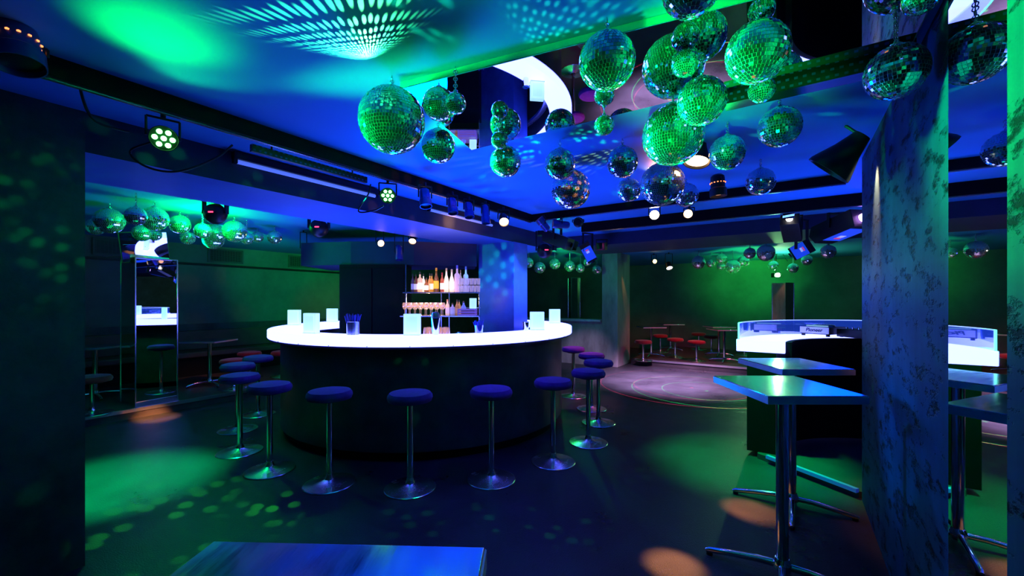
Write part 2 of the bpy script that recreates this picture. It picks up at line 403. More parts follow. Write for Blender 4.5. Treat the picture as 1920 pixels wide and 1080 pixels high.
def menu_box(loc, label, rz):
    global LB
    if LB is None:
        LB = thing('frosted_menu_box', label, 'light box', loc, 'frosted menu boxes along the bar', rz)
        MB().box((0,0,.1), (.15,.06,.196)).build('shade', M_FROST, LB, bevel=.004)
        MB().box((0,0,.002), (.156,.07,.004)).build('base_plate', M_STEEL, LB, smooth=False)
        MB().box((0,-.0315,.10), (.11,.002,.15)).build('menu_card', mat('menu_card', (.7,.92,.98), .5, emit=(.42,.80,1), es=.95), LB, smooth=False)
        return LB
    return dup(LB, loc, label, rz)
LB = None
menu_box(ringpt(552,1.74,True)*1, 'frosted menu box at the bar counter end beyond two others, outermost of all', 0)
menu_box(ringpt(584,1.72), 'frosted menu box on the counter between outermost box and perforated straw holder', R(-18))
menu_box(ringpt(623,1.72,True), 'frosted menu box on the back stretch of counter, before the black cabinet', R(8))
menu_box(ringpt(773,1.70), 'frosted menu box beside the steel cocktail shaker on the counter', 0)
menu_box(ringpt(1007,1.71), 'nearer of two frosted menu boxes beside the blue-lit bar pillar', R(8))
menu_box(ringpt(1040,1.72,True), 'frosted menu box on the far turn of counter beyond the bar pillar', R(4))

p = ringpt(662,1.70)
t = thing('straw_holder', 'perforated steel cup full of black straws on the bar counter', 'straw holder', p)
MB().lathe([(.05,0),(.058,.004),(.058,.122),(.061,.125),(.056,.125),(.054,.01),(0,.01)], 32, cap0=True).build('cup', M_PERF, t)
def straws(parent, R0, h, n, spread):
    for i in range(n):
        a = 2.4*i; r = R0*math.sqrt((i+.5)/n)
        MB().cyl((r*math.cos(a)*.6, r*math.sin(a)*.6, .012), (r*math.cos(a)*spread, r*math.sin(a)*spread, h+random.uniform(-.012,.012)), .0035, n=6).build('straw', M_STRAW, parent)
straws(t, .05, .19, 34, 1.55)
p = ringpt(898,1.73)
t = thing('straw_glass', 'clear tumbler of black straws on the counter before the bar pillar', 'glass of straws', p)
MB().lathe([(.0,.0),(.036,0),(.044,.085),(.041,.085),(.034,.01),(0,.01)], 28).build('tumbler', M_GLASS, t)
straws(t, .034, .125, 20, 1.75)
p = ringpt(817,1.70)
t = thing('cocktail_shaker', 'tall steel cocktail shaker on the counter beside a frosted menu box', 'shaker', p)
MB().lathe([(.0,0),(.027,0),(.031,.02),(.042,.15),(.043,.158),(.041,.16)], 32, cap0=True).build('tin', M_CHROME, t)
MB().lathe([(.0415,.158),(.040,.185),(.033,.205),(.018,.214),(0,.216)], 32).build('cap', mat('shaker_cap_copper', (.45,.25,.28), .35, .8), t)

# back bar: black cabinet, shelf unit, bottles and glasses
t = thing('back_bar_cabinet', 'tall black cabinet block in the middle of the round bar', 'cabinet', (-1.98,6.12,0))
MB().box((0,0,1.0), (.94,.36,2.0)).build('carcass', M_BLACKP, t, bevel=.004)
MB().box((-.235,-.185,1.05), (.45,.012,1.8)).build('door', M_BLACKP, t, bevel=.002)
MB().box((.235,-.185,1.05), (.45,.012,1.8)).build('door', M_BLACKP, t, bevel=.002)
MB().box((.474,-.18,1.05), (.012,.02,1.9)).build('edge_trim', M_STEEL, t, smooth=False)
SY = 5.75; SX0, SX1 = -1.50, -.44; ZU, ZL, ZB = 1.604, 1.286, 1.021
t = thing('back_bar_shelf_unit', 'open back bar shelf unit with two glass shelves of bottles', 'shelf', ((SX0+SX1)/2,SY,0))
hw = (SX1-SX0)/2
MB().box((0,0,ZU-.009), (2*hw-.06,.26,.016)).build('shelf', M_STEEL, t, bevel=.002)
MB().box((0,0,ZL-.009), (2*hw,.30,.016)).build('shelf', M_STEEL, t, bevel=.002)
MB().box((0,.02,ZB/2-.0005), (2*hw,.46,ZB-.001)).build('base_cabinet', M_BLACKP, t, bevel=.003)
for x in (-hw+.02, -.02, .09, hw-.02): MB().cyl((x,.11,ZB), (x,.11,ZU), .007, n=10).build('post', M_STEEL, t)
MB().box((0,.15,ZL+.10), (2*hw,.006,.012)).build('rail', M_STEEL, t, smooth=False)

def bottle(px, h, col, label, kind='slim', r=.038, lab=(.9,.85,.75), y=None, shelf=ZU, glow=.0, cap=(.05,.04,.04), name='bottle'):
    yy = SY if y is None else y
    p = Vector(((px-HX)/F*yy, yy, shelf))
    r *= .80
    t = thing(name, label, 'bottle', p, 'bottles on the upper back bar shelf' if shelf == ZU else 'bottles on the lower back bar shelf')
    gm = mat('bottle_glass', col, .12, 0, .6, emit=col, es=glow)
    nk = .32*r
    if kind == 'champ': prof = [(0,0),(r*.9,0),(r,.01),(r,h*.45),(r*.86,h*.56),(nk*1.25,h*.72),(nk,h*.88),(nk*1.15,h*.9),(nk*1.1,h*.93)]
    elif kind == 'round': prof = [(0,0),(r*.9,0),(r,.015),(r*1.02,h*.5),(r*.8,h*.6),(nk*1.1,h*.68),(nk,h*.9)]
    elif kind == 'square': prof = [(0,0),(r*.95,0),(r,.006),(r,h*.62),(r*.93,h*.66),(nk*1.2,h*.72),(nk,h*.92)]
    else: prof = [(0,0),(r*.9,0),(r,.008),(r,h*.58),(r*.85,h*.65),(nk*1.1,h*.76),(nk,h*.93)]
    MB().lathe(prof, 20).build('glass', gm, t)
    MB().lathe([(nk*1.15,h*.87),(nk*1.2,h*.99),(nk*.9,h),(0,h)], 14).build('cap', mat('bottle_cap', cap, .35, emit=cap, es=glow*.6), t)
    if lab:
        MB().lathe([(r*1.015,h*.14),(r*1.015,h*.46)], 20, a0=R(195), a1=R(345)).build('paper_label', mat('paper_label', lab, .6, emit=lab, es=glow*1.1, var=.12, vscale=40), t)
    return t
A = (.42,.16,.04); CL = (.75,.72,.72); DK = (.10,.035,.015)
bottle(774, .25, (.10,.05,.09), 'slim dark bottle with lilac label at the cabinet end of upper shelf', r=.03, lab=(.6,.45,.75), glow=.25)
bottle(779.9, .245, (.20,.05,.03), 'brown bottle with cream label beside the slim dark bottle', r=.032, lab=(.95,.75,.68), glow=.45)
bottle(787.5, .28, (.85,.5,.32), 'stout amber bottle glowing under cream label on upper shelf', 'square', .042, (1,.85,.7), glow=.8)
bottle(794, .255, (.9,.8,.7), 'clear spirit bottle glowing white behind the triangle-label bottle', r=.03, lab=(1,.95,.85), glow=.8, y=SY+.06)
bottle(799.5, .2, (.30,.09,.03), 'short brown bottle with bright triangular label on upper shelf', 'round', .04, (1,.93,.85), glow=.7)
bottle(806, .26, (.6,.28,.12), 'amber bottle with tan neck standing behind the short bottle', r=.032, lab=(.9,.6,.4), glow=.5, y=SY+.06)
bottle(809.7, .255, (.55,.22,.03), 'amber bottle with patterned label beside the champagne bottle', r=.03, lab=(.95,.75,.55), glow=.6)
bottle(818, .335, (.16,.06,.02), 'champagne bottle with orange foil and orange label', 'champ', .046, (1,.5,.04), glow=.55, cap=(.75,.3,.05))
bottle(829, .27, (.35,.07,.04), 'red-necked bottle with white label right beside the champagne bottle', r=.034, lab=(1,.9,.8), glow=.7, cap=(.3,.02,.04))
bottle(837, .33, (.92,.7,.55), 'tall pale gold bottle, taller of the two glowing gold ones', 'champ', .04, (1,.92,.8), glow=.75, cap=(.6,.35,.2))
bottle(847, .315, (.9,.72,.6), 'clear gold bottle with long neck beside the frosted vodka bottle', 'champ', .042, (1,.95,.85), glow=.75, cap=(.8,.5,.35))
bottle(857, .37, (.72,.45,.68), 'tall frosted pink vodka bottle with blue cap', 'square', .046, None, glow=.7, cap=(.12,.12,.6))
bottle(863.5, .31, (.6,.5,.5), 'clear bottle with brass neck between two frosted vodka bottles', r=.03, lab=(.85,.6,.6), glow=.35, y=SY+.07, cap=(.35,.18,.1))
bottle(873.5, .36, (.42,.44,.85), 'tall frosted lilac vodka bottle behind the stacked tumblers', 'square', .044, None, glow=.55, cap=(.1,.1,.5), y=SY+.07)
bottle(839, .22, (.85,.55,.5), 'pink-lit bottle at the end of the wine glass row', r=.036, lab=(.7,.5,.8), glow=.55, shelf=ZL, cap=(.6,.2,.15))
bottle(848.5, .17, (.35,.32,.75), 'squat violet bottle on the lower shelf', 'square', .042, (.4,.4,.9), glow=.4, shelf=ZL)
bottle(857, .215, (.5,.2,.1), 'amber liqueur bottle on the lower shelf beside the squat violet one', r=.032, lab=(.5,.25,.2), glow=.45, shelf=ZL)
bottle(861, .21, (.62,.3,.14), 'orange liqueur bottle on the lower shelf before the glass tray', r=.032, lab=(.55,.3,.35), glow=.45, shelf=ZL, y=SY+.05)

g0 = None
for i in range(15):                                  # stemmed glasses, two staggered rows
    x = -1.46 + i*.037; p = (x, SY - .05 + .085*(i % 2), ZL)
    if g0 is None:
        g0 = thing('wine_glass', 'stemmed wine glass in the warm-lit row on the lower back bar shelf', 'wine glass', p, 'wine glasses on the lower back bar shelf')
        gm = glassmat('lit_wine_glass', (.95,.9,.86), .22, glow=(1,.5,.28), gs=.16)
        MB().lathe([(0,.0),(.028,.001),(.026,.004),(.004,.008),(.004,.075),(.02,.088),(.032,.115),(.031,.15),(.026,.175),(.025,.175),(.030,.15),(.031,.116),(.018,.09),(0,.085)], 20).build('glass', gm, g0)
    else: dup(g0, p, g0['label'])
g1 = None
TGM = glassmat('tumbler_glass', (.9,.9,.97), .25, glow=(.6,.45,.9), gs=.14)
for row in range(2):
    for i in range(6):
        p = (-.705 + i*.05 - (.1 if row == 0 else 0)*0, SY-.04, ZU + row*.098)
        lb = 'clear tumbler in the %s tier at the pillar end of the upper shelf' % ('upper' if row else 'lower')
        if g1 is None:
            g1 = thing('tumbler', lb, 'glass', p, 'tumblers in the lower tier on the upper shelf')
            MB().lathe([(0,0),(.02,0),(.0235,.09),(.022,.09),(.0185,.006),(0,.006)], 18).build('glass', TGM, g1)
        else: dup(g1, p, lb, group='tumblers in the %s tier on the upper shelf' % ('upper' if row else 'lower'))
t = thing('glass_tray', 'thin clear tray between the two tiers of tumblers', 'tray', (-.58,SY-.04,ZU+.091))
MB().box((0,0,.0035), (.31,.06,.006)).build('plate', M_SHELFGLASS, t, smooth=False)
t = thing('glassware_crate', 'violet-lit glassware crate on the lower shelf under the small menu box', 'crate', (-.605,SY-.04,ZL))
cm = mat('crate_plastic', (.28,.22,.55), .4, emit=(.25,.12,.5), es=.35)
mb = MB()
for z in (.012,.045,.078): mb.box((0,-.12,z), (.24,.008,.018)); mb.box((0,.12,z), (.24,.008,.018)); mb.box((-.118,0,z), (.008,.24,.018)); mb.box((.118,0,z), (.008,.24,.018))
for sx in (-1,1):
    for sy in (-1,1): mb.box((sx*.116,sy*.116,.045), (.012,.012,.09))
mb.box((0,0,.003), (.236,.236,.006)); mb.box((0,0,.088), (.236,.236,.004))
mb.build('frame', cm, t, smooth=False)
s = menu_box((-.53,SY-.06,ZL+.092), 'small frosted menu box standing on the glassware crate of the lower shelf', 0); s.scale = (.62,.62,.72)
t = thing('decanter', 'blue conical decanter with stopper on the glassware crate', 'decanter', (-.66,SY-.04,ZL+.092))
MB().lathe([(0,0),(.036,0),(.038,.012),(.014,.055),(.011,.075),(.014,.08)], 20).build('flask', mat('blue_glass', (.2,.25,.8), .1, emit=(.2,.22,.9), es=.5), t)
MB().lathe([(.0,.078),(.014,.08),(.012,.1),(0,.105)], 14).build('stopper', mat('stopper', (.3,.12,.15), .4), t)
g2 = None
for i in range(9):
    p = (-1.16 + (i%5)*.075 + (.03 if i>4 else 0), SY-.14+(.08 if i>4 else 0), ZB)
    if g2 is None:
        g2 = thing('upturned_glass', 'upturned glass on the back bar worktop below the shelves', 'glass', p, 'upturned glasses on the back bar worktop')
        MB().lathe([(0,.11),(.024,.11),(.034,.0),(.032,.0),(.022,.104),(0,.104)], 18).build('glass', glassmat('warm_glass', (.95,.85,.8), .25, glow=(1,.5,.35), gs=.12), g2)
    else: dup(g2, p, g2['label'])
t = thing('bar_tap', 'curved steel bar tap on the worktop inside the bar', 'tap', (-.62,5.1,.98))
t.location = Vector((-1.1,5.6,.88)) + Vector((math.cos(R(-66)), math.sin(R(-66)),.0005/1.56))*1.56
MB().tube([(0,0,0),(0,0,.22),(-.02,0,.27),(-.07,0,.29),(-.11,0,.26),(-.12,0,.22)], .014, 10).build('spout', M_CHROME, t)
MB().cyl((0,0,0),(0,0,.03),.03).build('base', M_CHROME, t)
MB().cyl((.0,0,.14),(.06,0,.18),.007).build('lever', M_CHROME, t)

# ------------------------------------------------------------------ stools
def make_stool(name, label, loc, seat_m, h, group, rs=.178):
    t = thing(name, label, 'stool', loc, group)
    MB().lathe([(0,h-.085),(rs*.80,h-.085),(rs*.95,h-.078),(rs,h-.055),(rs*.985,h-.035),(rs*.90,h-.014),(rs*.6,h-.003),(0,h)], 40).build('seat', seat_m, t)
    MB().lathe([(rs*.55,h-.098),(rs*.6,h-.085),(0,h-.084)], 24, cap0=True).build('seat_plate', M_BLACK, t)
    MB().cyl((0,0,.05),(0,0,h-.09),.0235,n=20).build('pole', M_CHROME, t)
    MB().lathe([(0,0),(.200,0),(.203,.005),(.198,.010),(.13,.020),(.07,.031),(.038,.044),(.028,.07),(.027,.085),(0,.085)], 48).build('base', M_BASE, t)
    return t
grp = 'bar stools around the round bar'
SP = [(513,506,882,'third'),(621,618,907,'fourth'),(771,769,915,'fifth'),(922,921,899,'sixth'),(1037,1037,866,'seventh'),(1107,1103,830,'eighth'),(1124,1122,793,'ninth'),(1109,1109,767,'tenth'),(1077,1075,743,'eleventh'),(455,450,847,'second')]
LBL = {882:'bar stool just before the end of bar, base overlapping the dark bar edge line',907:'bar stool at the front of the bar, below the perforated straw holder',915:'bar stool at the middle front of the bar, below frosted box and shaker',
 899:'bar stool at the front of the bar, below the blue-lit pillar',866:'bar stool below the pair of menu boxes beside the pillar, lone seat before the cluster',830:'front one of four overlapping bar stools on the dance floor side of bar',
 793:'outermost of four overlapping bar stools on the dance floor side of bar',767:'third of four overlapping bar stools on the dance floor side, purple seat behind two others',743:'pink-lit bar stool furthest along the dance floor side, against the low wall',
 847:'blue-seated bar stool, frontmost of three overlapping at the platform side of bar'}
st0 = None
for px, bx, by, w in SP:
    p = on(bx, by, 0.0)
    if st0 is None: st0 = make_stool('bar_stool', LBL[by], p, M_SEAT, .775, grp)
    else: dup(st0, p, LBL[by])
dup(st0, on(446,806,0), 'green-lit bar stool in the middle of three overlapping at the platform side')
dup(st0, on(484,777,0), 'green-rimmed bar stool hindmost of three overlapping at the platform side')
grp2 = 'low red stools on the far platform'
rs0 = None
for px, py, lb in ((1206,676,'low red stool at the pillar end of far platform, under a table edge'),(1238,660,'dim red stool hidden between the two small tables of far platform'),
                   (1266,670,'low red stool standing under the taller far platform table, alone in front'),(1306,677,'bright red stool standing alone midway along the far platform edge'),
                   (1310,655,'dark red stool behind the bright lone red one'),(1334,662,'red stool behind the table nearest the glowing DJ desk'),(1396,666,'red stool half hidden behind the DJ desk end')):
    p = on(px, py, .12)
    if rs0 is None: rs0 = make_stool('low_stool', lb, p, M_SEATRED, .47, grp2, .19)
    else: dup(rs0, p, lb)
for p, lb in ((at(438,0,6.5),'red stool on the side platform, first behind the bar stools'),(at(468,0,7.4),'second dull red stool on the side platform, deeper in than the first'),
              (on(530,706,.12),'dim red stool on side platform right at the bar edge, chrome pole visible'),(on(172,776,.12),'dark red stool beside the dark wall end, before the mirror-clad column')):
    dup(rs0, (p.x,p.y,.12), lb, group='low red stools on the side platform')

# ------------------------------------------------------------------ tables
def make_table(name, label, loc, w, d, h, foot, group, rz_top=0.0, th=.042, rp=.030):
    t = thing(name, label, 'table', loc, group)
    MB().box((0,0,h-th/2), (w,d,th), rz_top).build('tabletop', [M_TABLE], t, bevel=.003)
    fr = MB()
    c_, s_ = math.cos(rz_top), math.sin(rz_top)
    for (x,y,sx,sy) in ((0,-d/2,w,.004),(0,d/2,w,.004),(-w/2,0,.004,d),(w/2,0,.004,d)):
        fr.box((x*c_-y*s_, x*s_+y*c_, h-th/2-.002), (sx+.002,sy+.002,th-.008), rz_top)
    fr.build('edge_band', M_TABEDGE, t, smooth=False)
    MB().cyl((0,0,.07),(0,0,h-th),rp,n=24).build('column', M_CHROME, t)
    MB().lathe([(.028,.03),(.045,.045),(.046,.075),(.033,.10)], 20, cap0=True, cap1=True).build('hub', M_CHROME, t)
    for k in range(4):
        a = PI/2 - PHI + k*PI/2
        d_ = Vector((math.cos(a), math.sin(a), 0))
        f = MB().tube([d_*.03+Vector((0,0,.062)), d_*.12+Vector((0,0,.060)), d_*.24+Vector((0,0,.046)), d_*foot+Vector((0,0,.028)), d_*(foot+.02)+Vector((0,0,.022))], [.02,.019,.018,.017,.010], 12)
        f.build('foot', M_CHROME, t)
        MB().cyl(d_*foot, d_*foot+Vector((0,0,.02)), .018, n=14).build('glide', M_BLACK, f and t)
    return t
gt = 'chrome pedestal high tables'
tA = make_table('high_table', 'square metal-topped high table in front, beside the concrete wall', (1.465,2.27,0), .48, .54, 1.04, .36, gt)
dup(tA, (2.03,3.04,0), 'square metal-topped high table second from camera, before the DJ desk')
tC = make_table('high_table', 'high table cut off by the bottom of the view, reflecting green light', (-.32,.53,0), .52, .52, 1.04, .36, gt, rz_top=R(-2.2))
lt = make_table('low_table', 'small square pedestal table closest to the pillar on far platform', (*on(1221,668,.12)[:2],.12), .55, .55, .73, .30, 'low tables on the far platform', th=.03)
for px, py, lb, g in ((1257,657,'small pedestal table rearmost of the pair near the pillar on far platform','low tables on the far platform'),
                   (1348,667,'small pedestal table behind another one close to the DJ desk','low tables on the far platform'),
                   (1358,678,'small pedestal table at the far platform edge beside the DJ desk','low tables on the far platform'),
                   (393,722,'warm-topped pedestal table on the side platform behind bar stools','low tables on the side platform')):
    p = on(px,py,.12); dup(lt, (p.x,p.y,.12), lb, group=g)
p = at(178,0,5.9); dup(lt, (p.x,p.y,.12), 'small table half hidden by the dark wall end on side platform', group='low tables on the side platform')
# bench along the left wall
t = thing('bench', 'long upholstered bench along the wall of the side platform', 'bench', W(4.0,-9.12,.12))
uvbox(MB(), -3.5, 5.5, -.28, .22, .34, .44).build('seat', M_WOOD, t, smooth=False, bevel=.02)
uvbox(MB(), -3.5, 5.5, -.29, -.2, .44, .80).build('backrest', M_WOOD, t, smooth=False, bevel=.02)
uvbox(MB(), -3.5, 5.5, -.26, .14, .0, .34).build('plinth', M_BLACKP, t, smooth=False)

# ------------------------------------------------------------------ DJ desk
DC = W(4.62,1.0)
ang_l = math.atan2((W(0,-1)).y, (W(0,-1)).x)            # direction of the visible end
dj = thing('dj_desk', 'curved glowing white DJ desk with clear shield and black base', 'DJ desk', DC)
MB().ringseg(1.03,1.43,1.0,1.115,ang_l-R(178),ang_l,72).build('desk_top', M_GLOWDJ, dj, bevel=.006)
MB().ringseg(1.10,1.34,.05,.998,ang_l-R(178),ang_l,72).build('body', M_BLACKP, dj)
MB().ringseg(.98,1.029,.6,1.105,ang_l-R(178),ang_l-R(2),72).build('inner_rim', M_BLACKP, dj)
sh = MB().ringseg(1.405,1.415,1.115,1.27,ang_l-R(178),ang_l,72).build('shield', M_SHIELD, dj)
MB().ringseg(1.403,1.417,1.268,1.276,ang_l-R(178),ang_l,72).build('shield_edge', M_SHIELDEDGE, sh)
e = MB(); e.box((1.41*math.cos(ang_l),1.41*math.sin(ang_l),1.195), (.014,.014,.16), ang_l); e.build('shield_end', M_SHIELDEDGE, sh, smooth=False)

# CD player on the desk
K = Vector((3.255,4.30,1.1165)); ry = R(24.9)
pl = thing('cd_player', 'silver DJ media player with round jog wheel on the glowing desk', 'media player', K, rz=ry)
MB().box((.155,.14,.058), (.31,.28,.075)).build('case', M_BLACK, pl, bevel=.004)
MB().box((-.004,.14,.062), (.006,.282,.066)).build('front_plate', M_CDJ, pl, smooth=False)
MB().lathe([(.0,.118),(.08,.118),(.1,.112),(.105,.096)], 40, M=Matrix.Translation((.17,.14,0))).build('jog_wheel', M_STEEL, pl)
for x, y in ((.02,.02),(.29,.02),(.02,.26),(.29,.26)): MB().cyl((x,y,0),(x,y,.022),.018,n=14).build('foot', M_BLACK, pl)
MB().box((.05,.14,.106), (.03,.2,.012)).build('display', mat('player_display', (.1,.3,.2), .3, emit=(.3,.6,.9), es=.6), pl, smooth=False)
fc = bpy.data.curves.new('lettering', 'FONT'); fc.body = 'Pioneer'; fc.size = .052; fc.extrude = .0008; fc.align_x = 'CENTER'; fc.align_y = 'CENTER'; fc.shear = .2; fc.offset = .0012
tmp = bpy.data.objects.new('lettering_curve', fc); C.objects.link(tmp); bpy.context.view_layer.update()
fm = bpy.data.meshes.new_from_object(tmp.evaluated_get(bpy.context.evaluated_depsgraph_get())); bpy.data.objects.remove(tmp)
fm.materials.clear(); fm.materials.append(M_INK)
fo = bpy.data.objects.new('lettering', fm); C.objects.link(fo); fo.parent = pl
fo.location = (-.0085,.14,.064); fo.rotation_euler = (R(90),0,R(-90))
p = W(5.45,.62,1.1165)
mx = thing('dj_mixer', 'black DJ mixer with rows of knobs beside the media player', 'mixer', p, rz=R(5))
MB().box((0,0,.045), (.30,.30,.08)).build('case', M_BLACK, mx, bevel=.004)
for i in range(4):
    for j in range(3): MB().cyl((-.1+.066*i,-.06+.07*j,.085),(-.1+.066*i,-.06+.07*j,.105),.012,n=12).build('knob', M_STEEL, mx)
for x,y in ((-.12,-.12),(.12,-.12),(-.12,.12),(.12,.12)): MB().cyl((x,y,0),(x,y,.006),.015,n=10).build('foot', M_BLACK, mx)

# ------------------------------------------------------------------ mirror balls
BALLM = {}
def ball_mesh(d, tile):
    key = (d, tile)
    if key in BALLM: return BALLM[key]
    rnd = random.Random(int(d*1000)+5)
    Rr = d/2; rows = max(10, int(round(PI*Rr/tile))); vs, fs, mi = [], [], []
    prev = None
    for i in range(rows):
        la = -PI/2 + PI*(i+.5)/rows; dl = PI/rows*.45
        n = max(5, int(round(2*PI*Rr*math.cos(la)/tile))); da = PI/n*.90; off = rnd.random()*2*PI/n
        ring = []
        for k in range(n):
            lo = 2*PI*k/n + off
            cc = Vector((math.cos(la)*math.cos(lo), math.cos(la)*math.sin(lo), math.sin(la)))
            tx = Vector((-math.sin(lo), math.cos(lo), 0)); ty = cc.cross(tx)
            ax, ay = rnd.gauss(0,.05), rnd.gauss(0,.05)
            q = []
            hx = Rr*math.cos(la)*math.sin(da); hx = max(hx, tile*.28); hy = Rr*math.sin(dl)
            for sx, sy in ((-1,-1),(1,-1),(1,1),(-1,1)):
                q.append(len(vs)); vs.append(cc*Rr + tx*hx*sx + ty*hy*sy + cc*(ax*hx*sx+ay*hy*sy))
            fs.append(q); mi.append(0); ring.append(q)
        for k in range(n):
            a, b = ring[k], ring[(k+1)%n]
            fs.append([a[1], b[0], b[3], a[2]]); mi.append(1)
        if prev: fs.append([prev[0][3], prev[0][2], ring[0][1], ring[0][0]]); mi.append(1)
        prev = ring
    rc = Rr*.985; base = len(vs); nu, nv = 40, 20
    for j in range(nv+1):
        la = -PI/2+PI*j/nv
        for k in range(nu):
            lo = 2*PI*k/nu; vs.append(Vector((rc*math.cos(la)*math.cos(lo), rc*math.cos(la)*math.sin(lo), rc*math.sin(la))))
    for j in range(nv):
        for k in range(nu):
            fs.append([base+j*nu+k, base+j*nu+(k+1)%nu, base+(j+1)*nu+(k+1)%nu, base+(j+1)*nu+k]); mi.append(1)
    me = bpy.data.meshes.new('mirror_sphere'); me.from_pydata([tuple(v) for v in vs], [], fs)
    me.materials.append(M_TILE); me.materials.append(M_GROUT)
    for p, m in zip(me.polygons, mi): p.material_index = m
    me.update(); BALLM[key] = me
    return me
def ball(px, py, Y, d, label, group, ztop=None, tile=None):
    p = at(px, py, Y) if not isinstance(px, Vector) else px
    ztop = CEIL if ztop is None else ztop
    t = thing('mirror_ball', label, 'mirror ball', p, group)
    o = bpy.data.objects.new('tiled_sphere', ball_mesh(d, tile or (.0135 if d > .25 else .0125 if d > .15 else .0085))); C.objects.link(o); o.parent = t
    o.rotation_euler = (R(random.uniform(-3,3)), R(random.uniform(-3,3)), random.uniform(0,6))
    r = d/2
    MB().lathe([(d*.10,r*.975),(d*.10,r+.006),(.008,r+.012),(0,r+.012)], 16).build('cap', M_STEEL, t)
    h = ztop - p.z; ch = MB(); z = r+.016; k = 0
    if h > r+.02:
        ch.cyl((0,0,r+.01), (0,0,h), .0022, n=6)
        while z < h-.004 and k < 14:
            ch.torus((0,0,z), .0085, .0022, Matrix.Rotation(PI/2,4,'X') if k%2 else Matrix.Rotation(PI/2,4,'Y'), 10, 5); z += .015; k += 1
        ch.build('chain', M_STEEL, t)
    return t
GB = 'mirror balls hanging over the bar approach'
ZM = CEIL-.034
ball(735,226,1.98,.305,'largest-looking mirror ball, flaring green at the corner of ceiling mirror',GB)
ball(823,195,1.96,.15,'mirror ball beside the largest one, hung against the ceiling mirror corner',GB,ZM)
ball(854,194,1.84,.092,'tiny mirror ball in front of the one at the mirror corner',GB,ZM)
ball(822,274,2.50,.20,'mirror ball hanging just below the mirror corner, beside the largest ball',GB)
ball(937,263,2.46,.10,'tiny mirror ball directly above the star-flaring green one',GB,ZM)
ball(948,303,2.74,.20,'mirror ball with bright green flare, hung at the ceiling mirror edge',GB)
ball(1050,308,2.77,.20,'dark mirror ball under the far mirror edge, above a bigger dim one',GB)
ball(1070,355,3.27,.30,'dim blue-rimmed mirror ball hanging low in front of the rail corner',GB)
ball(1138,115,1.52,.20,'bright green mirror ball hung alone at the front edge of ceiling mirror',GB,ZM)
ball(1133,235,2.27,.106,'tiny bright mirror ball on the mirror edge below the lone green ball',GB,ZM)
ball(1296,-24,1.235,.165,'mirror ball cut by the top of view above the stacked cluster',GB,ZM)
ball(1316,190,1.86,.205,'mirror ball overlapping the top of the biggest green cluster ball',GB,ZM)
ball(1285,118,1.72,.108,'tiny mirror ball in the middle of the stacked green cluster',GB,ZM)
ball(1262,253,2.16,.305,'biggest green mirror ball of the cluster below the ceiling mirror',GB)
ball(1420,98,1.47,.205,'bright mirror ball with orange glints hung below the ceiling mirror',GB,ZM)
ball(1428,168,1.72,.10,'tiny mirror ball right under the bright one with orange glints',GB)
ball(1462,238,2.15,.20,'dark mirror ball alone against blue ceiling, nearest the concrete wall lamp',GB)
ball(1364,286,2.49,.20,'dark mirror ball beside the downward bell lamp',GB)
ball(1426,341,3.14,.20,'dark mirror ball with warm glints, lowest against the blue ceiling',GB)
ball(1167,304,2.75,.20,'dark mirror ball before the striped light pattern on the ceiling',GB)
ball(1179,356,3.25,.18,'small dark mirror ball touching the low big dark one',GB)
ball(1242,345,3.02,.305,'big dark mirror ball hanging above the bright warm spotlight',GB)
ball(1287,366,3.65,.20,'dark mirror ball half behind the big dark one, above the second warm lamp',GB)
ball(1680,135,1.58,.195,'big mirror ball hanging before the concrete wall',GB,CEIL)
ball(1727,-4,1.36,.10,'small mirror ball cut by the top of view near the concrete wall',GB,ZM)

def cluster(rows, group, ztop=CEIL):
    for px, py, Y, d, lb in rows:
        p = at(px, py, Y); z = min(p.z, CEIL-d/2-.05); p.z = z
        ball(p, 0, 0, d, lb, group, tile=.018)
GL = 'mirror balls over the side platform'
cluster([(205,414,4.6,.27,'big dark mirror ball at the dark wall end over the side platform'),
 (180,420,5.2,.20,'mirror ball half behind the big dark one at the wall end'),
 (255,405,4.15,.18,'dark mirror ball second along from the wall end'),
 (290,410,4.5,.25,'large dark green-rimmed mirror ball above the tilted mirror'),
 (266,437,4.9,.19,'mirror ball touching the top of the tilted mirror'),
 (290,440,5.3,.15,'small mirror ball just above the corner of the tilted mirror'),
 (337,420,5.0,.22,'blazing green mirror ball at the flare over the side platform'),
 (352,446,5.2,.16,'small bright mirror ball hanging below the green flare'),
 (380,433,5.0,.18,'mirror ball between the green flare and the red-lit fixture'),
 (404,412,5.6,.24,'mirror ball hanging behind the red-lit fixture'),
 (400,449,5.8,.26,'lowest mirror ball of the row, over the wall vent'),
 (440,434,5.3,.27,'big mirror ball beyond the red-lit fixture'),
 (463,447,5.6,.16,'small mirror ball beside the second green flare'),
 (483,430,6.2,.16,'flaring mirror ball at the far end of the side platform row'),
 (515,445,6.0,.19,'last mirror ball of the side platform row, hanging apart')], GL)
GC = 'mirror balls seen beside the bar pillar'
cluster([(991,493,8.4,.20,'glaring mirror ball touching the bar pillar outline'),(1012,502,8.8,.24,'mirror ball second from the bar pillar'),
 (1040,495,9.0,.23,'mirror ball with white highlight third from the bar pillar'),(1068,499,9.2,.24,'mirror ball directly over the slim mirror-clad column'),
 (1088,503,9.4,.20,'mirror ball just past the slim mirror-clad column'),(1101,492,9.0,.16,'small warm-tinted mirror ball under the blue plate'),
 (1119,506,9.3,.20,'dark mirror ball at the edge of the far pillar')], GC)
GF = 'mirror balls over the far platform'
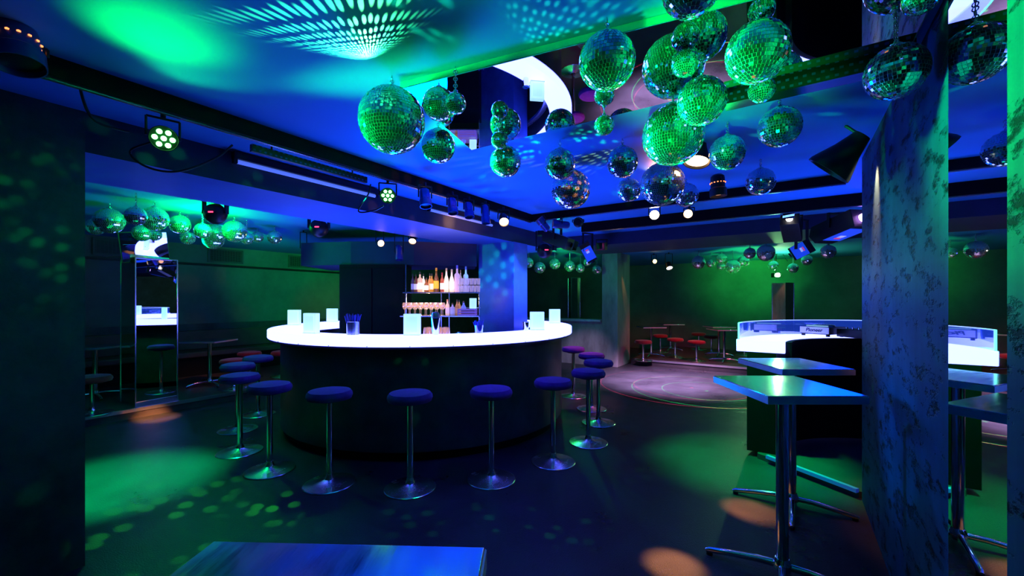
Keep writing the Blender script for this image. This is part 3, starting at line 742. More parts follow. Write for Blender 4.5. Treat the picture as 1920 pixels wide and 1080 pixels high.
cluster([(1310,492,9.0,.28,'warm-glinting mirror ball first in the far platform row'),(1333,494,9.4,.19,'small mirror ball second in the far platform row'),
 (1353,484,9.2,.22,'mirror ball above and behind the third gap of the row'),(1352,500,9.6,.18,'small mirror ball below another, third in the row'),
 (1374,500,9.0,.30,'biggest low mirror ball of the far platform row'),(1394,490,9.2,.24,'mirror ball touching the biggest low one'),
 (1406,475,8.0,.21,'violet-tinted mirror ball close to the rail'),(1436,474,7.4,.29,'large violet-tinted mirror ball before the green flare'),
 (1450,498,9.0,.20,'mirror ball swallowed by the big green flare'),(1487,503,8.6,.20,'pale mirror ball just past the green flare'),
 (1513,488,8.4,.20,'glinting mirror ball below the blue label plate'),(1553,472,6.8,.22,'mirror ball under the violet lamp next to concrete wall')], GF)

# ------------------------------------------------------------------ rails, cables, fixtures
def rail(label, u0, u1, v0, v1, w, z0, z1, holes=True):
    cu, cv = (u0+u1)/2, (v0+v1)/2
    t = thing('ceiling_rail', label, 'lighting rail', W(cu,cv,z1), 'lighting rails under the ceiling')
    along_u = abs(u1-u0) > abs(v1-v0); L = abs(u1-u0) if along_u else abs(v1-v0)
    ax = W(1,0) if along_u else W(0,1); rz = math.atan2(ax.y, ax.x); h = z1-z0
    MB().box((0,0,-h/2), (L,w,h), rz).build('channel', M_RAIL, t, smooth=False)
    mb = MB()
    mb.box((0,0,-h-.004), (L,w*.35,.008), rz)
    mb.build('track', M_STEEL, t, smooth=False)
    return t
rail('long black lighting rail running from the dark wall end to the corner', -1.5, 4.5, -2.74, -2.66, .07, 2.47, CEIL)
rail('black lighting rail crossing the ceiling beyond the low mirror balls', 4.47, 4.54, -2.66, .40, .06, 2.48, CEIL)
rail('second cross rail further back, carrying the scanner lights', 5.36, 5.44, -2.4, 5.0, .07, 2.44, CEIL)
# perforated tray along the mirror's far edge
t = thing('cable_tray', 'black perforated cable tray along the far edge of ceiling mirror', 'cable tray', W(2.36,.08,CEIL))
ax = W(0,1); rz = math.atan2(ax.y, ax.x)
MB().box((0,0,-.045), (.70,.09,.09), rz).build('tray', M_TRAY, t, smooth=False)
t = thing('cable_tray', 'perforated tray fixed under the long rail above the spotlights', 'cable tray', W(1.7,-2.79,CEIL-.02))
rz = math.atan2(W(1,0).y, W(1,0).x); T = Matrix.Rotation(rz,4,'Z')
MB().box((0,0,-.095), (.85,.03,.045), rz).build('tray', M_TRAY, t, smooth=False)
for sx in (-.3,.3): MB().cyl((sx*math.cos(rz),sx*math.sin(rz),-.08),(sx*math.cos(rz),sx*math.sin(rz),.02),.006,n=8).build('bracket', M_BLACK, t)

def cable(label, pts, r=.006):
    P = [Vector(p) for p in pts]
    t = thing('cable', label, 'cable', P[0])
    out = []
    for i in range(len(P)-1):
        a, b, c, d = P[max(i-1,0)], P[i], P[i+1], P[min(i+2,len(P)-1)]
        for k in range(6):
            s = k/6
            out.append(.5*((2*b)+(c-a)*s+(2*a-5*b+4*c-d)*s*s+(3*b-a-3*c+d)*s**3))
    out.append(P[-1])
    MB().tube([q-P[0] for q in out], r, 6).build('sheath', M_CABLE, t)
    return t
cable('black cable drooping from the long rail to the green LED lamp', [at(147,140,1.95),at(150,165,1.97),at(165,210,2.0),at(190,233,2.05),at(242,247,2.15)])
cable('looped black cable hanging under the first green LED lamp', [at(300,262,2.25),at(246,281,2.25),at(262,306,2.27),at(305,321,2.3),at(350,318,2.35),at(405,296,2.45),at(436,272,2.5)])
cable('short cable loop under the second green LED lamp', [at(719,386,3.33),at(700,395,3.35),at(672,396,3.35),at(690,365,3.32),at(695,345,3.3)])
cable('cable strung beside the can light in the upper corner', [at(2,20,1.6),at(35,28,1.62),at(50,18,1.64),at(55,3,1.66)])

def yoke(mb, c, w, top, M):
    side = M.to_3x3() @ Vector((1,0,0)); side.z = 0
    side = side.normalized() if side.length > .1 else Vector((1,0,0))
    for s in (-1,1):
        mb.tube([c*0 + side*s*w, side*s*w + Vector((0,0,max(.03, top-.03)))], .006, 6)
    mb.tube([side*-w + Vector((0,0,max(.03,top-.03))), side*w + Vector((0,0,max(.03,top-.03)))], .006, 6)
    mb.cyl((0,0,max(.03,top-.03)), (0,0,top), .012, n=10)
def par_can(label, p, d, r=.05, L=.15, top=CEIL-.08, lens=None, body=None, group=None, vents=False, name='par_can'):
    p = Vector(p); M = aim(d)
    t = thing(name, label, 'stage light', p, group)
    MB().lathe([(0,L*.5),(r*.55,L*.5),(r*.8,L*.42),(r*.85,L*.3),(r*.85,-L*.1),(r,-L*.16),(r,-L*.5),(r*.94,-L*.5),(r*.9,-L*.2)], 28, M=M).build('housing', body or M_BLACK, t)
    MB().lathe([(0,-L*.38),(r*.6,-L*.40),(r*.92,-L*.36)], 24, M=M).build('lens', lens or M_BLACK, t)
    y = MB(); yoke(y, p, r*1.12, top-p.z, M); y.build('yoke', M_BLACK, t)
    if vents:
        v = MB()
        for k in range(14):
            a = 2*PI*k/14
            v.box(M @ Vector((r*.86*math.cos(a), r*.86*math.sin(a), L*.12)), (.008,.008,.006))
        v.build('vent_slot', M_LEDO, t, smooth=False)
    return t
def led_par(label, p, d, r=.075, L=.12, top=CEIL-.08):
    p = Vector(p); M = aim(d)
    t = thing('led_par_light', label, 'stage light', p, 'green LED lamps under the long rail')
    MB().lathe([(0,L*.5),(r*.7,L*.5),(r*.95,L*.3),(r,0),(r,-L*.5),(r*.95,-L*.5),(r*.93,-L*.35),(0,-L*.35)], 32, M=M).build('housing', M_BLACK, t)
    for k in range(7):
        a = 2*PI*k/6; q = (0,0) if k == 6 else (r*.58*math.cos(a), r*.58*math.sin(a))
        MB().lathe([(0,-L*.46),(r*.16,-L*.44),(r*.2,-L*.36)], 14, M=M @ Matrix.Translation((*q,0))).build('led', M_LED, t)
    y = MB(); yoke(y, p, r*1.1, top-p.z, M); y.build('yoke', M_BLACK, t)
    return t
PAR1, PAR2 = at(306,259,2.2), at(727,367,3.42)
led_par('green LED cluster lamp nearest the dark wall end, showing separate diodes', PAR1, Vector((.1,0,1.55))-PAR1+Vector((0.1,0,-.2)), .062)
led_par('dazzling green LED lamp midway along the long rail', PAR2, Vector((0,0,1.55))-PAR2, .062)
GP = 'can lights along the long rail'
dn = Vector((.15,-.25,-1))
par_can('blue-rimmed can light right after the dazzling green lamp', at(797,371,3.5), dn, .05, .16, body=M_CANBLUE, group=GP)
par_can('second blue-rimmed can light along the long rail', at(848,386,3.8), dn, .046, .15, body=M_CANBLUE, group=GP)
par_can('third blue-rimmed can light along the long rail', at(879,394,3.97), dn, .046, .15, body=M_CANBLUE, group=GP)
par_can('fourth blue-rimmed can light, just before the glowing warm one', at(910,402,4.15), Vector((.1,-.1,-1)), .044, .19, body=M_CANBLUE, group=GP)
par_can('glowing warm can light at the rail corner end', at(944,411,4.42), (at(1000,700,2.5)-at(944,411,4.42)), .052, .16, lens=M_WARM, group=GP)
GQ = 'can lights hung at the rail corner'
par_can('blue can light tilted upward with warm rim at the rail corner', at(1019,421,4.85), Vector((-.6,-.2,.7)), .05, .17, lens=M_WARMDIM, body=M_CANBLUE, group=GQ)
par_can('horizontal blue can light with warm rim facing the bar', at(1052,421,4.95), Vector((-1,-.1,.05)), .05, .20, lens=M_WARMDIM, body=M_CANBLUE, group=GQ)
par_can('dark round-backed can light under a warm ceiling glow', at(1084,417,5.0), Vector((.2,.9,.2)), .06, .16, lens=M_WARM, group=GQ)
GW = 'warm spotlights on the cross rail'
par_can('dazzling warm spotlight below the big dark mirror ball', at(1227,403,4.6), Vector((0,0,1.5))-at(1227,403,4.6), .052, .15, top=CEIL, lens=mat('bright_warm_lens', (1,.9,.8), .3, emit=(1,.66,.38), es=40), group=GW)
par_can('smaller warm lamp turned aside next to the dazzling spotlight', at(1292,399,4.7), Vector((-.55,-.9,-.35)), .05, .17, top=CEIL, lens=M_WARM, group=GW)
par_can('black can light with orange vent slots pointing down', at(1346,348,3.3), Vector((.05,.0,-1)), .062, .17, lens=M_WARMDIM, group='black lamps near the blue ceiling', vents=True)
par_can('can light with row of orange vent dots in the upper corner', at(32,86,1.62), Vector((.25,-.1,-1)), .075, .17, lens=M_BLACK, body=M_CANBLUE, group='black lamps near the blue ceiling', vents=True)
GH = 'lamps hung behind the beam'
par_can('warm tilted lamp behind the beam above the black cabinet', at(712,455,5.5), Vector((.5,-.8,-.25)), .045, .14, top=CEIL, lens=M_WARM, group=GH)
par_can('bright warm lamp just below the beam edge over the bottles', at(774,448,5.7), Vector((.1,-.8,-.7)), .05, .13, top=CEIL, lens=M_WARM, group=GH)
par_can('blue can light hanging low behind the beam', at(748,474,5.5), Vector((.1,-.2,-1)), .05, .2, top=CEIL, body=M_CANBLUE, group=GH)
def bell_lamp(label, p, d, r=.09, L=.2, lens=M_WARMDIM):
    p = Vector(p); M = aim(d)
    t = thing('bell_lamp', label, 'lamp', p, 'black bell-shaped lamps')
    MB().lathe([(0,L*.5),(r*.35,L*.48),(r*.45,L*.3),(r*.6,.05*L),(r,-L*.42),(r*1.02,-L*.5),(r*.96,-L*.5),(r*.55,.0)], 32, M=M).build('shade', M_BLACK, t)
    MB().lathe([(0,-L*.36),(r*.6,-L*.4),(r*.88,-L*.42)], 24, M=M).build('lens', lens, t)
    y = MB(); y.tube([Vector((0,0,.0))+M.to_3x3()@Vector((0,0,L*.45)), Vector((0,0,CEIL-p.z))], .009, 8); y.build('stem', M_BLACK, t)
    return t
bell_lamp('black bell lamp with warm rim behind the biggest green mirror ball', at(1310,280,2.85), Vector((-.25,-.2,-1)), .085, .2, lens=M_WARM)
bell_lamp('large black bell lamp beside the concrete wall', at(1585,287,2.55), Vector((-.5,.5,-.75)), .13, .25, lens=M_BLACK)

def scanner(label, p, yaw, pitch, glow, s=1.0, plate=True, top=2.44, size=(.16,.34,.13), face=None):
    p = Vector(p)
    t = thing('scanner_light', label, 'stage light', p, 'scanner lights on the second cross rail')
    M = Matrix.Rotation(yaw,4,'Z') @ Matrix.Rotation(pitch,4,'X')
    if face is not None:                           # label plate turned towards the room
        n = (Vector((0,-.2,ZC)) - p).normalized(); zx = -n
        xx = Vector((0,0,1)).cross(zx).normalized(); yy = zx.cross(xx)
        ya = yy*math.cos(face) + xx*math.sin(face); xa = ya.cross(zx)
        M = Matrix((xa, ya, zx)).transposed().to_4x4()
    w, l, h = (k*s for k in size)
    MB().prism([(-l/2,-h/2),(l/2*.8,-h/2),(l/2,0),(l/2*.8,h/2),(-l/2,h/2)], -w/2, w/2, M=M @ Matrix(((0,0,1,0),(1,0,0,0),(0,1,0,0),(0,0,0,1)))).build('body', M_BLACK, t, smooth=False, bevel=.004)
    if plate:
        f = MB().box((0,-.1*l,-h/2-.002), (w*.96,l*.62,.004), M=M).build('rear_plate', M_PLATE, t, smooth=False)
        MB().box((0,-.02*l,-h/2-.006), (w*.3,l*.1,.003), M=M).build('sticker', M_STICK, f, smooth=False)
        MB().box((.0,.08*l,-h/2-.006), (w*.3,l*.05,.003), M=M).build('red_sticker', M_STICKR, f, smooth=False)
    MB().lathe([(0,0),(.028*s,0),(.03*s,-.02*s)], 18, M=M @ Matrix.Translation((0,-l/2-.002,0)) @ Matrix.Rotation(R(-90),4,'X')).build('lens', glow, t)
    MB().box((0,-l/2-.07*s,.01), (w*.6,.005,h*.8), M=M @ Matrix.Translation((0,0,0))).build('mirror_plate', M_MIRROR, t, smooth=False)
    y = MB()
    for sx in (-1,1): y.box((sx*(w/2+.012),0,(top-p.z)/2), (.012,.03,top-p.z), M=Matrix.Rotation(yaw,4,'Z'))
    y.box((0,0,top-p.z-.008), (w+.04,.03,.016), M=Matrix.Rotation(yaw,4,'Z'))
    y.build('bracket', M_BLACK, t, smooth=False)
    return t
scanner('bulky dark scanner light under the rail corner', at(1045,450,5.45), R(55), R(22), M_BLACK, 1.15, False)
scanner('scanner light with blue plate and stickers beside the far pillar', at(1102,472,5.9), R(30), R(40), M_BLACK, .9, face=R(28))
scanner('scanner light with glaring pink lens above the far pillar', at(1128,462,6.5), R(-20), R(8), M_PINK, .9, False)
scanner('black scanner light slanting down with small white glint', at(1484,430,4.7), R(-40), R(-28), M_GLINT, 1.1, False)
scanner('scanner light showing blue plate with red and white stickers', at(1503,468,4.9), R(20), R(48), M_BLACK, .95, size=(.17,.24,.13), face=R(-62))
scanner('scanner light with glaring violet lens next to the concrete wall', at(1572,428,4.55), R(12), R(-14), M_VIOLET, 1.5, True)
def moving_head(label, p, top):
    p = Vector(p)
    t = thing('moving_head_light', label, 'stage light', p, 'moving head lights with red displays')
    MB().lathe([(0,.09),(.06,.085),(.1,.04),(.105,0),(.1,-.04),(.06,-.085),(0,-.09)], 28, M=Matrix.Rotation(R(65),4,'X')).build('head', M_BLACK, t)
    MB().box((.02,-.096,.0), (.045,.01,.012)).build('display', M_LEDR, t, smooth=False)
    y = MB(); y.box((0,0,top-p.z-.03), (.2,.14,.06))
    for s in (-1,1): y.box((s*.115,0,(top-p.z)/2), (.016,.05,top-p.z))
    y.build('arm', M_BLACK, t, smooth=False)
    return t
moving_head('round black moving head light with red display over the side platform', at(404,401,4.3), CEIL)
moving_head('small moving head light with red display beside the bar pillar', at(1021,470,5.75), 2.44)
moving_head('dim moving head light with red display above the black cabinet side', at(598,428,4.9), CEIL)
par_can('tiny warm lamp on the beam side near the dim moving head', at(569,466,6.4), Vector((.5,-.8,-.3)), .04, .13, top=CEIL, lens=M_WARM, group=GH)
par_can('tiny yellow-star lamp above the low stools of far platform', at(1226,490,9.6), Vector((0,-1,-.1)), .05, .14, top=CEIL, lens=mat('yellow_lens', (1,.8,.3), .3, emit=(1,.62,.15), es=14), group='small lamps over the far platform')
par_can('small white lamp beside the yellow-star lamp over far platform', at(1254,498,9.4), Vector((0,-.6,-.8)), .07, .16, top=CEIL, lens=M_GLINT, group='small lamps over the far platform')
t = thing('ball_glare', 'added glowing green box standing in for mirror ball glare behind DJ desk', 'glare stand-in', at(1455,516,8.2))
t.location = at(1455,516,9.7)  # added glowing box in place of a mirror ball's bright reflection
MB().box((0,0,0), (.16,.12,.10)).build('case', M_BLACK, t, bevel=.004)
MB().cyl((0,-.061,0),(0,-.075,0),.045).build('lens', mat('green_glare_disc', (.6,1,.6), .3, emit=(.5,1,.5), es=700), t)
MB().cyl((0,0,.05),(0,0,CEIL-t.location.z),.01).build('hanger', M_BLACK, t)
# blacklight tubes on the beam face
def tube_light(label, u0, u1):
    t = thing('tube_light', label, 'tube light', W((u0+u1)/2,-3.28,2.50), 'blue tube lights along the beam')
    L = u1-u0; T = Matrix.Rotation(math.atan2(W(1,0).y, W(1,0).x),4,'Z')
    MB().box((0,.0,.025), (L,.05,.05), M=T).build('batten', M_BLACK, t, smooth=False)
    MB().cyl(T @ Vector((-L/2+.02,-.0,-.016)), T @ Vector((L/2-.02,-.0,-.016)), .015, n=14).build('tube', M_BLUETUBE, t)
    for s in (-1,1): MB().box((s*(L/2-.012),0,-.012), (.024,.036,.04), M=T).build('end_cap', M_BLACK, t, smooth=False)
tube_light('long blue tube light along the beam between the two green lamps', 1.38, 2.62)
tube_light('shorter blue tube light along the beam behind the can lights', 3.3, 4.5)
# vents on the side wall
def vent(px, label):
    tx = (px-HX)/F; Y = 9.47/(-tx*CS + SN); u = (tx*SN + CS)*Y
    t = thing('wall_vent', label, 'vent', W(u,-9.49,2.38), 'ventilation grilles on the side platform wall')
    T = Matrix.Rotation(math.atan2(W(1,0).y, W(1,0).x),4,'Z')
    MB().box((0,-.0,0), (.62,.012,.26), M=T).build('backing', M_BLACK, t, smooth=False)
    f = MB()
    for s in (-1,1): f.box((s*.30,-.012,0), (.03,.02,.27), M=T); f.box((0,-.012,s*.125), (.62,.02,.03), M=T)
    f.build('frame', M_GRILLE, t, smooth=False)
    g = MB()
    for k in range(10): g.box((0,-.012,-.1+.022*k), (.58,.012,.008), M=T)
    for k in range(12): g.box((-.27+.049*k,-.01,0), (.006,.01,.23), M=T)
    g.build('slat', M_GRILLE, t, smooth=False)
vent(222, 'ventilation grille partly behind the tilted mirror')
vent(424, 'ventilation grille below the big mirror balls, midway along the wall')
vent(566, 'dim ventilation grille furthest along the side wall')
# small chrome stop at the dark wall foot
t = thing('door_stop', 'small chrome stub beside the foot of the dark wall', 'door stop', on(150,942,0))
MB().lathe([(0,0),(.028,0),(.028,.012),(.018,.018),(.018,.045),(.024,.05),(.024,.066),(0,.07)], 20).build('post', M_CHROME, t)
# small bar-side tin on the counter behind the pillar
t = thing('shaker_tin', 'small steel tin catching orange light behind the pillar foot', 'shaker', ringpt(986,1.66))
MB().lathe([(0,0),(.03,0),(.036,.09),(.04,.093),(.038,.096),(0,.09)], 24).build('tin', M_CHROME, t)

# ------------------------------------------------------------------ lights
def lamp(kind, name, loc, col, power, aim_at=None, size=60, blend=.6, r=.04):
    l = bpy.data.lights.new(name, kind); l.color = col; l.energy = power
    if kind != 'SUN': l.shadow_soft_size = r
    o = bpy.data.objects.new(name, l); C.objects.link(o); o.location = loc
    if kind == 'SPOT': l.spot_size = R(size); l.spot_blend = blend
    if aim_at is not None: o.rotation_euler = (Vector(aim_at)-Vector(loc)).to_track_quat('-Z','Y').to_euler()
    return o
def nodes_of(o):
    l = o.data; l.use_nodes = True; nt = l.node_tree
    em = nt.nodes['Emission']
    tc = nt.nodes.new('ShaderNodeTexCoord')
    return nt, em, tc
def mnode(nt, op, a, b=None, c=None):
    n = nt.nodes.new('ShaderNodeMath'); n.operation = op
    for i, x in enumerate((a, b, c)):
        if x is None: continue
        if isinstance(x, (int, float)): n.inputs[i].default_value = x
        else: nt.links.new(x, n.inputs[i])
    return n.outputs[0]
def dots(o, scale, rad, soft=.06, persp=True, env=None, rand=1.0, stretch=1.0):
    nt, em, tc = nodes_of(o)
    vec = tc.outputs['Normal']
    if persp:
        sx = nt.nodes.new('ShaderNodeSeparateXYZ'); nt.links.new(vec, sx.inputs[0])
        x = mnode(nt, 'MULTIPLY', mnode(nt, 'DIVIDE', sx.outputs[0], sx.outputs[2]), stretch)
        y = mnode(nt, 'DIVIDE', sx.outputs[1], sx.outputs[2])
        cb = nt.nodes.new('ShaderNodeCombineXYZ'); nt.links.new(x, cb.inputs[0]); nt.links.new(y, cb.inputs[1]); vec = cb.outputs[0]
    v = nt.nodes.new('ShaderNodeTexVoronoi'); v.voronoi_dimensions = '2D' if persp else '3D'
    v.inputs['Scale'].default_value = scale; v.inputs['Randomness'].default_value = rand
    nt.links.new(vec, v.inputs['Vector'])
    mr = nt.nodes.new('ShaderNodeMapRange'); mr.interpolation_type = 'SMOOTHSTEP'
    mr.inputs['From Min'].default_value = rad+soft; mr.inputs['From Max'].default_value = rad-soft
    nt.links.new(v.outputs['Distance'], mr.inputs[0])
    out = mr.outputs[0]
    if env:
        n = nt.nodes.new('ShaderNodeTexNoise'); n.inputs['Scale'].default_value = env[0]; n.inputs['Detail'].default_value = 1
        nt.links.new(vec, n.inputs['Vector'])
        m2 = nt.nodes.new('ShaderNodeMapRange'); m2.inputs['From Min'].default_value = env[1]; m2.inputs['From Max'].default_value = env[2]
        nt.links.new(n.outputs['Fac'], m2.inputs[0]); out = mnode(nt, 'MULTIPLY', out, m2.outputs[0])
    nt.links.new(out, em.inputs['Strength'])
def rings(o, radii, w, gain):
    nt, em, tc = nodes_of(o)
    sx = nt.nodes.new('ShaderNodeSeparateXYZ'); nt.links.new(tc.outputs['Normal'], sx.inputs[0])
    x = mnode(nt, 'DIVIDE', sx.outputs[0], sx.outputs[2]); y = mnode(nt, 'DIVIDE', sx.outputs[1], sx.outputs[2])
    r = mnode(nt, 'SQRT', mnode(nt, 'ADD', mnode(nt,'MULTIPLY',x,x), mnode(nt,'MULTIPLY',y,y)))
    tot = None
    for q in radii:
        k = mnode(nt, 'LESS_THAN', mnode(nt, 'ABSOLUTE', mnode(nt, 'SUBTRACT', r, q)), w if q else w*4)
        tot = k if tot is None else mnode(nt, 'ADD', tot, k)
    nt.links.new(mnode(nt, 'MULTIPLY', tot, gain), em.inputs['Strength'])

GREEN = (.0,1,.16)
# green LED lamps over balls and ceiling, plus added unseen fill spots
lamp('SPOT', 'green_par_wash', PAR1+Vector((.07,-.10,-.02)), GREEN, 12, PAR1+Vector((1.6,-1.0,.55)), 80, .8, .03)
lamp('SPOT', 'green_par_wash', PAR2+Vector((.05,-.12,.0)), GREEN, 2800, Vector((.55,1.75,2.36)), 36, .9, .07)
lamp('SPOT', 'green_par_wash', PAR1+Vector((.12,-.06,.0)), GREEN, 900, Vector((.6,1.9,2.37)), 32, .9, .07)
lamp('SPOT', 'green_ball_fill', (.08,.95,1.25), (0,1,.10), 400, Vector((.72,1.72,2.32)), 36, .9, .06)
lamp('SPOT', 'green_ball_fill', (-.95,.85,1.5), (0,1,.10), 75, Vector((-.42,2.15,2.38)), 30, .9, .06)
lamp('SPOT', 'green_ball_fill', (1.3,2.9,2.1), (0,1,.14), 200, Vector((.7,1.7,2.35)), 46, .7, .08)
lamp('SPOT', 'green_ceiling_wash', (-1.52,1.72,2.22), (0,1,.05), 26, (-1.38,1.66,2.7), 84, 1.0, .05)
lamp('SPOT', 'green_concrete_wash', PAR1+Vector((.12,-.08,.02)), (0,1,.12), 110, W(1.15,.425,2.46), 20, 1.0, .04)
o = lamp('SPOT', 'green_ball_speckle', (-.64,1.87,2.492), (.14,1,.20), 170, (-.78,1.03,2.66), 125, .8, .002); dots(o, 15, .28, .05, rand=.25, env=(2.5,.2,.4), stretch=.62)
o = lamp('SPOT', 'green_ball_speckle', (.05,2.0,2.2), (.02,1,.35), 26, (.28,1.4,2.56), 60, .6, .005); dots(o, 16, .24, .05, rand=.3)
# speckle thrown by the balls round the room
o = lamp('POINT', 'ball_speckle', (.25,2.3,2.0), (.0,1,.25), 130, r=.012); dots(o, 15, .26, .07, persp=False, env=(2.2,.52,.68))
o = lamp('SPOT', 'floor_speckle', (-.6,1.6,2.2), (.03,1,.05), 2600, on(375,970,0), 27, .6, .006); dots(o, 19, .27, .06, env=(5,.42,.62))
o = lamp('SPOT', 'floor_speckle', (.8,2.8,2.2), (0,1,.2), 400, on(1370,785,0), 12, .5, .012); dots(o, 22, .28, .08)
o = lamp('SPOT', 'pillar_speckle', (-1.2,3.2,2.3), (0,1,.4), 420, at(930,505,6.1), 18, .6, .01); dots(o, 17, .26, .1)
# added blue spots, unseen, strengthening the counter's blue spill
lamp('SPOT', 'blue_ceiling_fill', (-1.0,4.2,1.35), (.0,.07,1), 330, (.6,2.5,2.56), 110, .9, .35)
lamp('SPOT', 'blue_ceiling_fill', (3.3,4.2,1.6), (.0,.03,1), 60, (2.6,3.2,2.56), 130, .8, .3)
lamp('SPOT', 'blue_concrete_wash', (.4,3.6,2.3), (.0,.16,1), 120, W(2.7,.45,1.55), 60, .8, .1)
lamp('SPOT', 'blue_beam_wash', W(2.9,-3.6,1.2), (.0,.08,1), 60, W(2.9,-3.75,2.33), 110, 1.0, .2)
lamp('SPOT', 'blue_table_wash', (-.3,3.6,1.35), (0,.22,1), 260, (1.5,2.45,1.0), 24, .8, .1)
lamp('SPOT', 'blue_pillar_wash', (1.2,4.4,2.3), (.12,.22,1), 520, at(965,530,6.0), 26, .8, .1)
lamp('SPOT', 'blue_floor_wash', (.4,3.2,2.4), (.06,.02,1), 340, on(1080,930,0), 80, .9, .1)
# floor and stage colours
lamp('SPOT', 'green_floor_wash', W(1.25,-3.95,2.25), (0,1,.22), 2600, on(222,905,0), 42, .9, .05)
lamp('SPOT', 'green_floor_wash', (2.03,3.95,2.5), (0,1,.16), 1100, on(1398,868,0), 44, .9, .05)
lamp('SPOT', 'purple_floor_wash', (2.6,7.2,2.3), (.85,.42,.85), 4600, on(1260,715,0), 78, 1.0, .06)
lamp('SPOT', 'cyan_floor_wash', (2.4,5.6,2.3), (.05,.5,.9), 700, on(1235,722,0), 40, .8, .06)
lamp('SPOT', 'pink_seat_wash', (1.9,6.3,2.3), (1,.15,.45), 160, (1.0,6.2,.7), 50, .8, .05)
o = lamp('SPOT', 'laser_rings_green', (3.0,6.6,2.3), (.02,1,.15), 6000, on(1325,733,0), 90, 0, .0); rings(o, (0, .30, .52), .003, 1.0)
o = lamp('SPOT', 'laser_rings_red', (2.95,6.65,2.3), (1,.02,.12), 6000, on(1297,727,0), 90, 0, .0); rings(o, (0, .40, .64), .003, 1.0)
# side platform and far platform green
lamp('POINT', 'side_green', (-3.6,4.9,2.40), (0,1,.06), 50, r=.05)
lamp('SPOT', 'side_green_wall', (-4.3,5.6,2.3), (0,1,.16), 380, W(8.4,-9.5,2.1), 84, .9, .05)
lamp('SPOT', 'side_green_upper', W(5.2,-7.3,2.3), (0,1,.16), 60, W(6.6,-9.5,2.42), 76, 1.0, .05)
lamp('POINT', 'far_green', tuple(at(1455,512,9.2)), (.02,1,.12), 22, r=.04)
lamp('SPOT', 'far_green_wall', tuple(at(1420,500,9.4)), (.02,1,.1), 190, at(1400,505,12), 84, 1.0, .05)
lamp('POINT', 'mid_green', tuple(at(1045,505,8.0)), (.02,1,.12), 14, r=.04)
lamp('SPOT', 'mid_green_wall', tuple(at(1085,500,9.5)), (.02,1,.12), 35, at(1095,545,13), 60, 1.0, .04)
lamp('SPOT', 'far_ball_wash', at(1400,610,7.4), (.02,1,.12), 420, at(1405,488,9.0), 46, .8, .05)  # this and the next two: added unseen spots that turn the balls green
lamp('SPOT', 'mid_ball_wash', at(1062,565,7.2), (.02,1,.12), 260, at(1062,498,9.0), 34, .8, .05)
lamp('SPOT', 'side_ball_wash', at(400,540,4.0), (.0,1,.12), 110, at(390,428,5.2), 64, .8, .05)
lamp('SPOT', 'red_stool_wash', (4.2,8.4,2.3), (1,.05,.10), 170, (4.0,9.8,.5), 80, .9, .05)
lamp('SPOT', 'far_violet', (5.5,8.0,2.3), (.55,.3,1), 22, (4.0,10.3,.3), 80, .9, .05)
lamp('SPOT', 'side_red', (-3.6,6.2,2.3), (1,.12,.12), 30, (-4.5,7.0,.5), 50, .9, .05)
# warm spots
WARM = (1,.33,.10)
def warm(name, loc, tgt, p, size, blend=.5, r=.02): return lamp('SPOT', name, loc, WARM, p, tgt, size, blend, r)
warm('warm_beam_spot', W(3.5,-2.85,2.42), W(3.47,-3.4,2.345), 0, 70, 1.0)
warm('warm_beam_spot', W(3.62,-3.02,2.41), W(3.68,-3.32,2.42), 14, 46, 1.0)
warm('warm_beam_wash', W(3.2,-2.6,1.7), W(3.9,-3.5,2.36), 110, 44, 1.0, .1)
warm('warm_table_spot', (.95,4.2,2.4), on(1405,948,.03), 3400, 8.5, .9)
warm('warm_floor_spot', (.35,2.9,2.1), on(1262,1060,0), 2200, 9.5, .9)
warm('warm_floor_spot', (-2.6,4.0,2.4), on(300,768,.12), 4200, 9, .8)
warm('warm_floor_spot', (-2.0,4.4,2.4), on(395,787,0), 2600, 6, .8)
warm('warm_floor_spot', (-2.0,3.4,2.4), on(395,830,0), 300, 10, .8)
warm('warm_concrete_spot', W(3.40,.375,2.40), W(3.43,.46,2.16), 200, 50, .9)
warm('warm_ceiling_spot', at(1230,330,3.5), at(1190,230,2.9), 30, 60, 1.0)
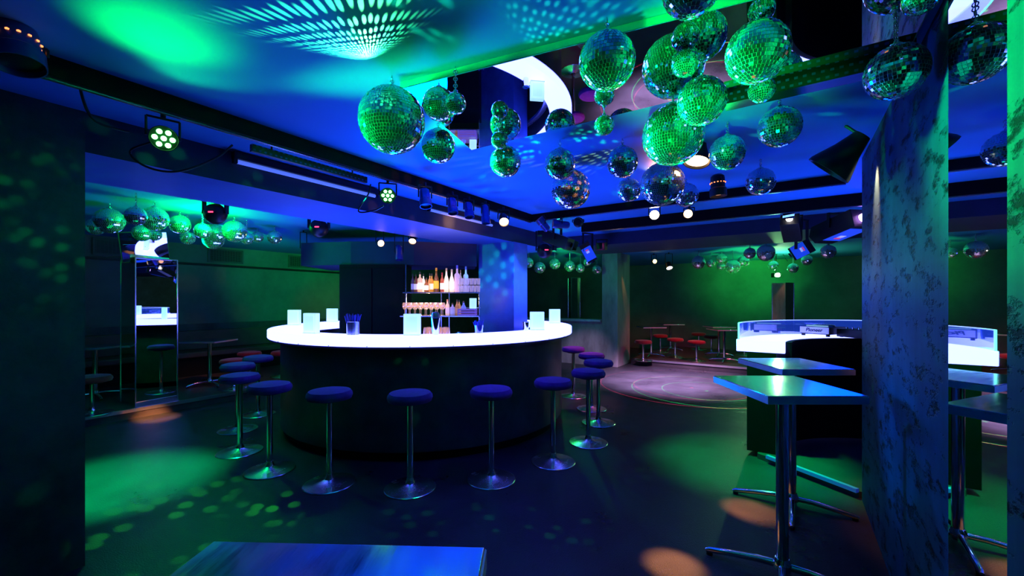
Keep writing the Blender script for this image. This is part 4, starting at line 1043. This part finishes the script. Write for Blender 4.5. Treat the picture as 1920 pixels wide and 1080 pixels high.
o = warm('warm_ceiling_stripes', at(1242,345,2.72)+Vector((-.1,0,.0)), at(1110,325,3.0), 60, 70, .6, .006); dots(o, 10, .24, .08, rand=.4)
warm('warm_pillar_spot', W(9.1,-3.02,2.5), W(9.65,-3.17,1.3), 40, 20, .8)
warm('warm_table_top', (-3.9,6.0,2.45), at(400,632,6.9), 120, 20, .7)
warm('warm_bench', (-4.5,7.0,2.4), W(7.5,-9.2,.5), 60, 50, .9)
# back bar strip
lamp('POINT', 'back_bar_glow', (-1.15,SY-.10,ZL+.20), (1,.55,.3), 5.0, r=.03)
lamp('SPOT', 'back_bar_spot', (-1.0,4.6,2.25), (1,.6,.4), 60, (-1.0,SY,1.62), 30, .7, .04)
lamp('SPOT', 'pink_lowwall_wash', (1.6,6.4,2.2), (.8,.5,.9), 260, at(1100,650,9.0), 24, .8, .05)  # added unseen spot to bring out the low wall
o = lamp('SPOT', 'wall_speckle', (-.6,2.0,2.15), (0,1,.15), 60, W(.2,-3.31,1.9), 34, .7, .01); dots(o, 22, .27, .1, env=(5,.45,.6))
# faint ambience
lamp('POINT', 'teal_ambience', (-.3,-1.4,2.2), (.0,.4,.8), .6, r=.5)
lamp('POINT', 'teal_ambience', (-6.0,5.0,2.0), (.0,.7,.6), 1.5, r=.5)
lamp('POINT', 'teal_ambience', (4.5,7.0,2.0), (.1,.3,.9), 1.0, r=.5)

wd = bpy.data.worlds.new('world'); bpy.context.scene.world = wd; wd.use_nodes = True
wd.node_tree.nodes['Background'].inputs[0].default_value = (.0,.004,.010,1)
wd.node_tree.nodes['Background'].inputs[1].default_value = 1.0

sc = bpy.context.scene
sc.view_settings.view_transform = 'Standard'
sc.view_settings.look = 'None'
sc.view_settings.exposure = 0.0
sc.cycles.max_bounces = 8; sc.cycles.diffuse_bounces = 3; sc.cycles.glossy_bounces = 5; sc.cycles.transparent_max_bounces = 16
sc.cycles.sample_clamp_indirect = 6.0
sc.cycles.caustics_reflective = False; sc.cycles.caustics_refractive = False
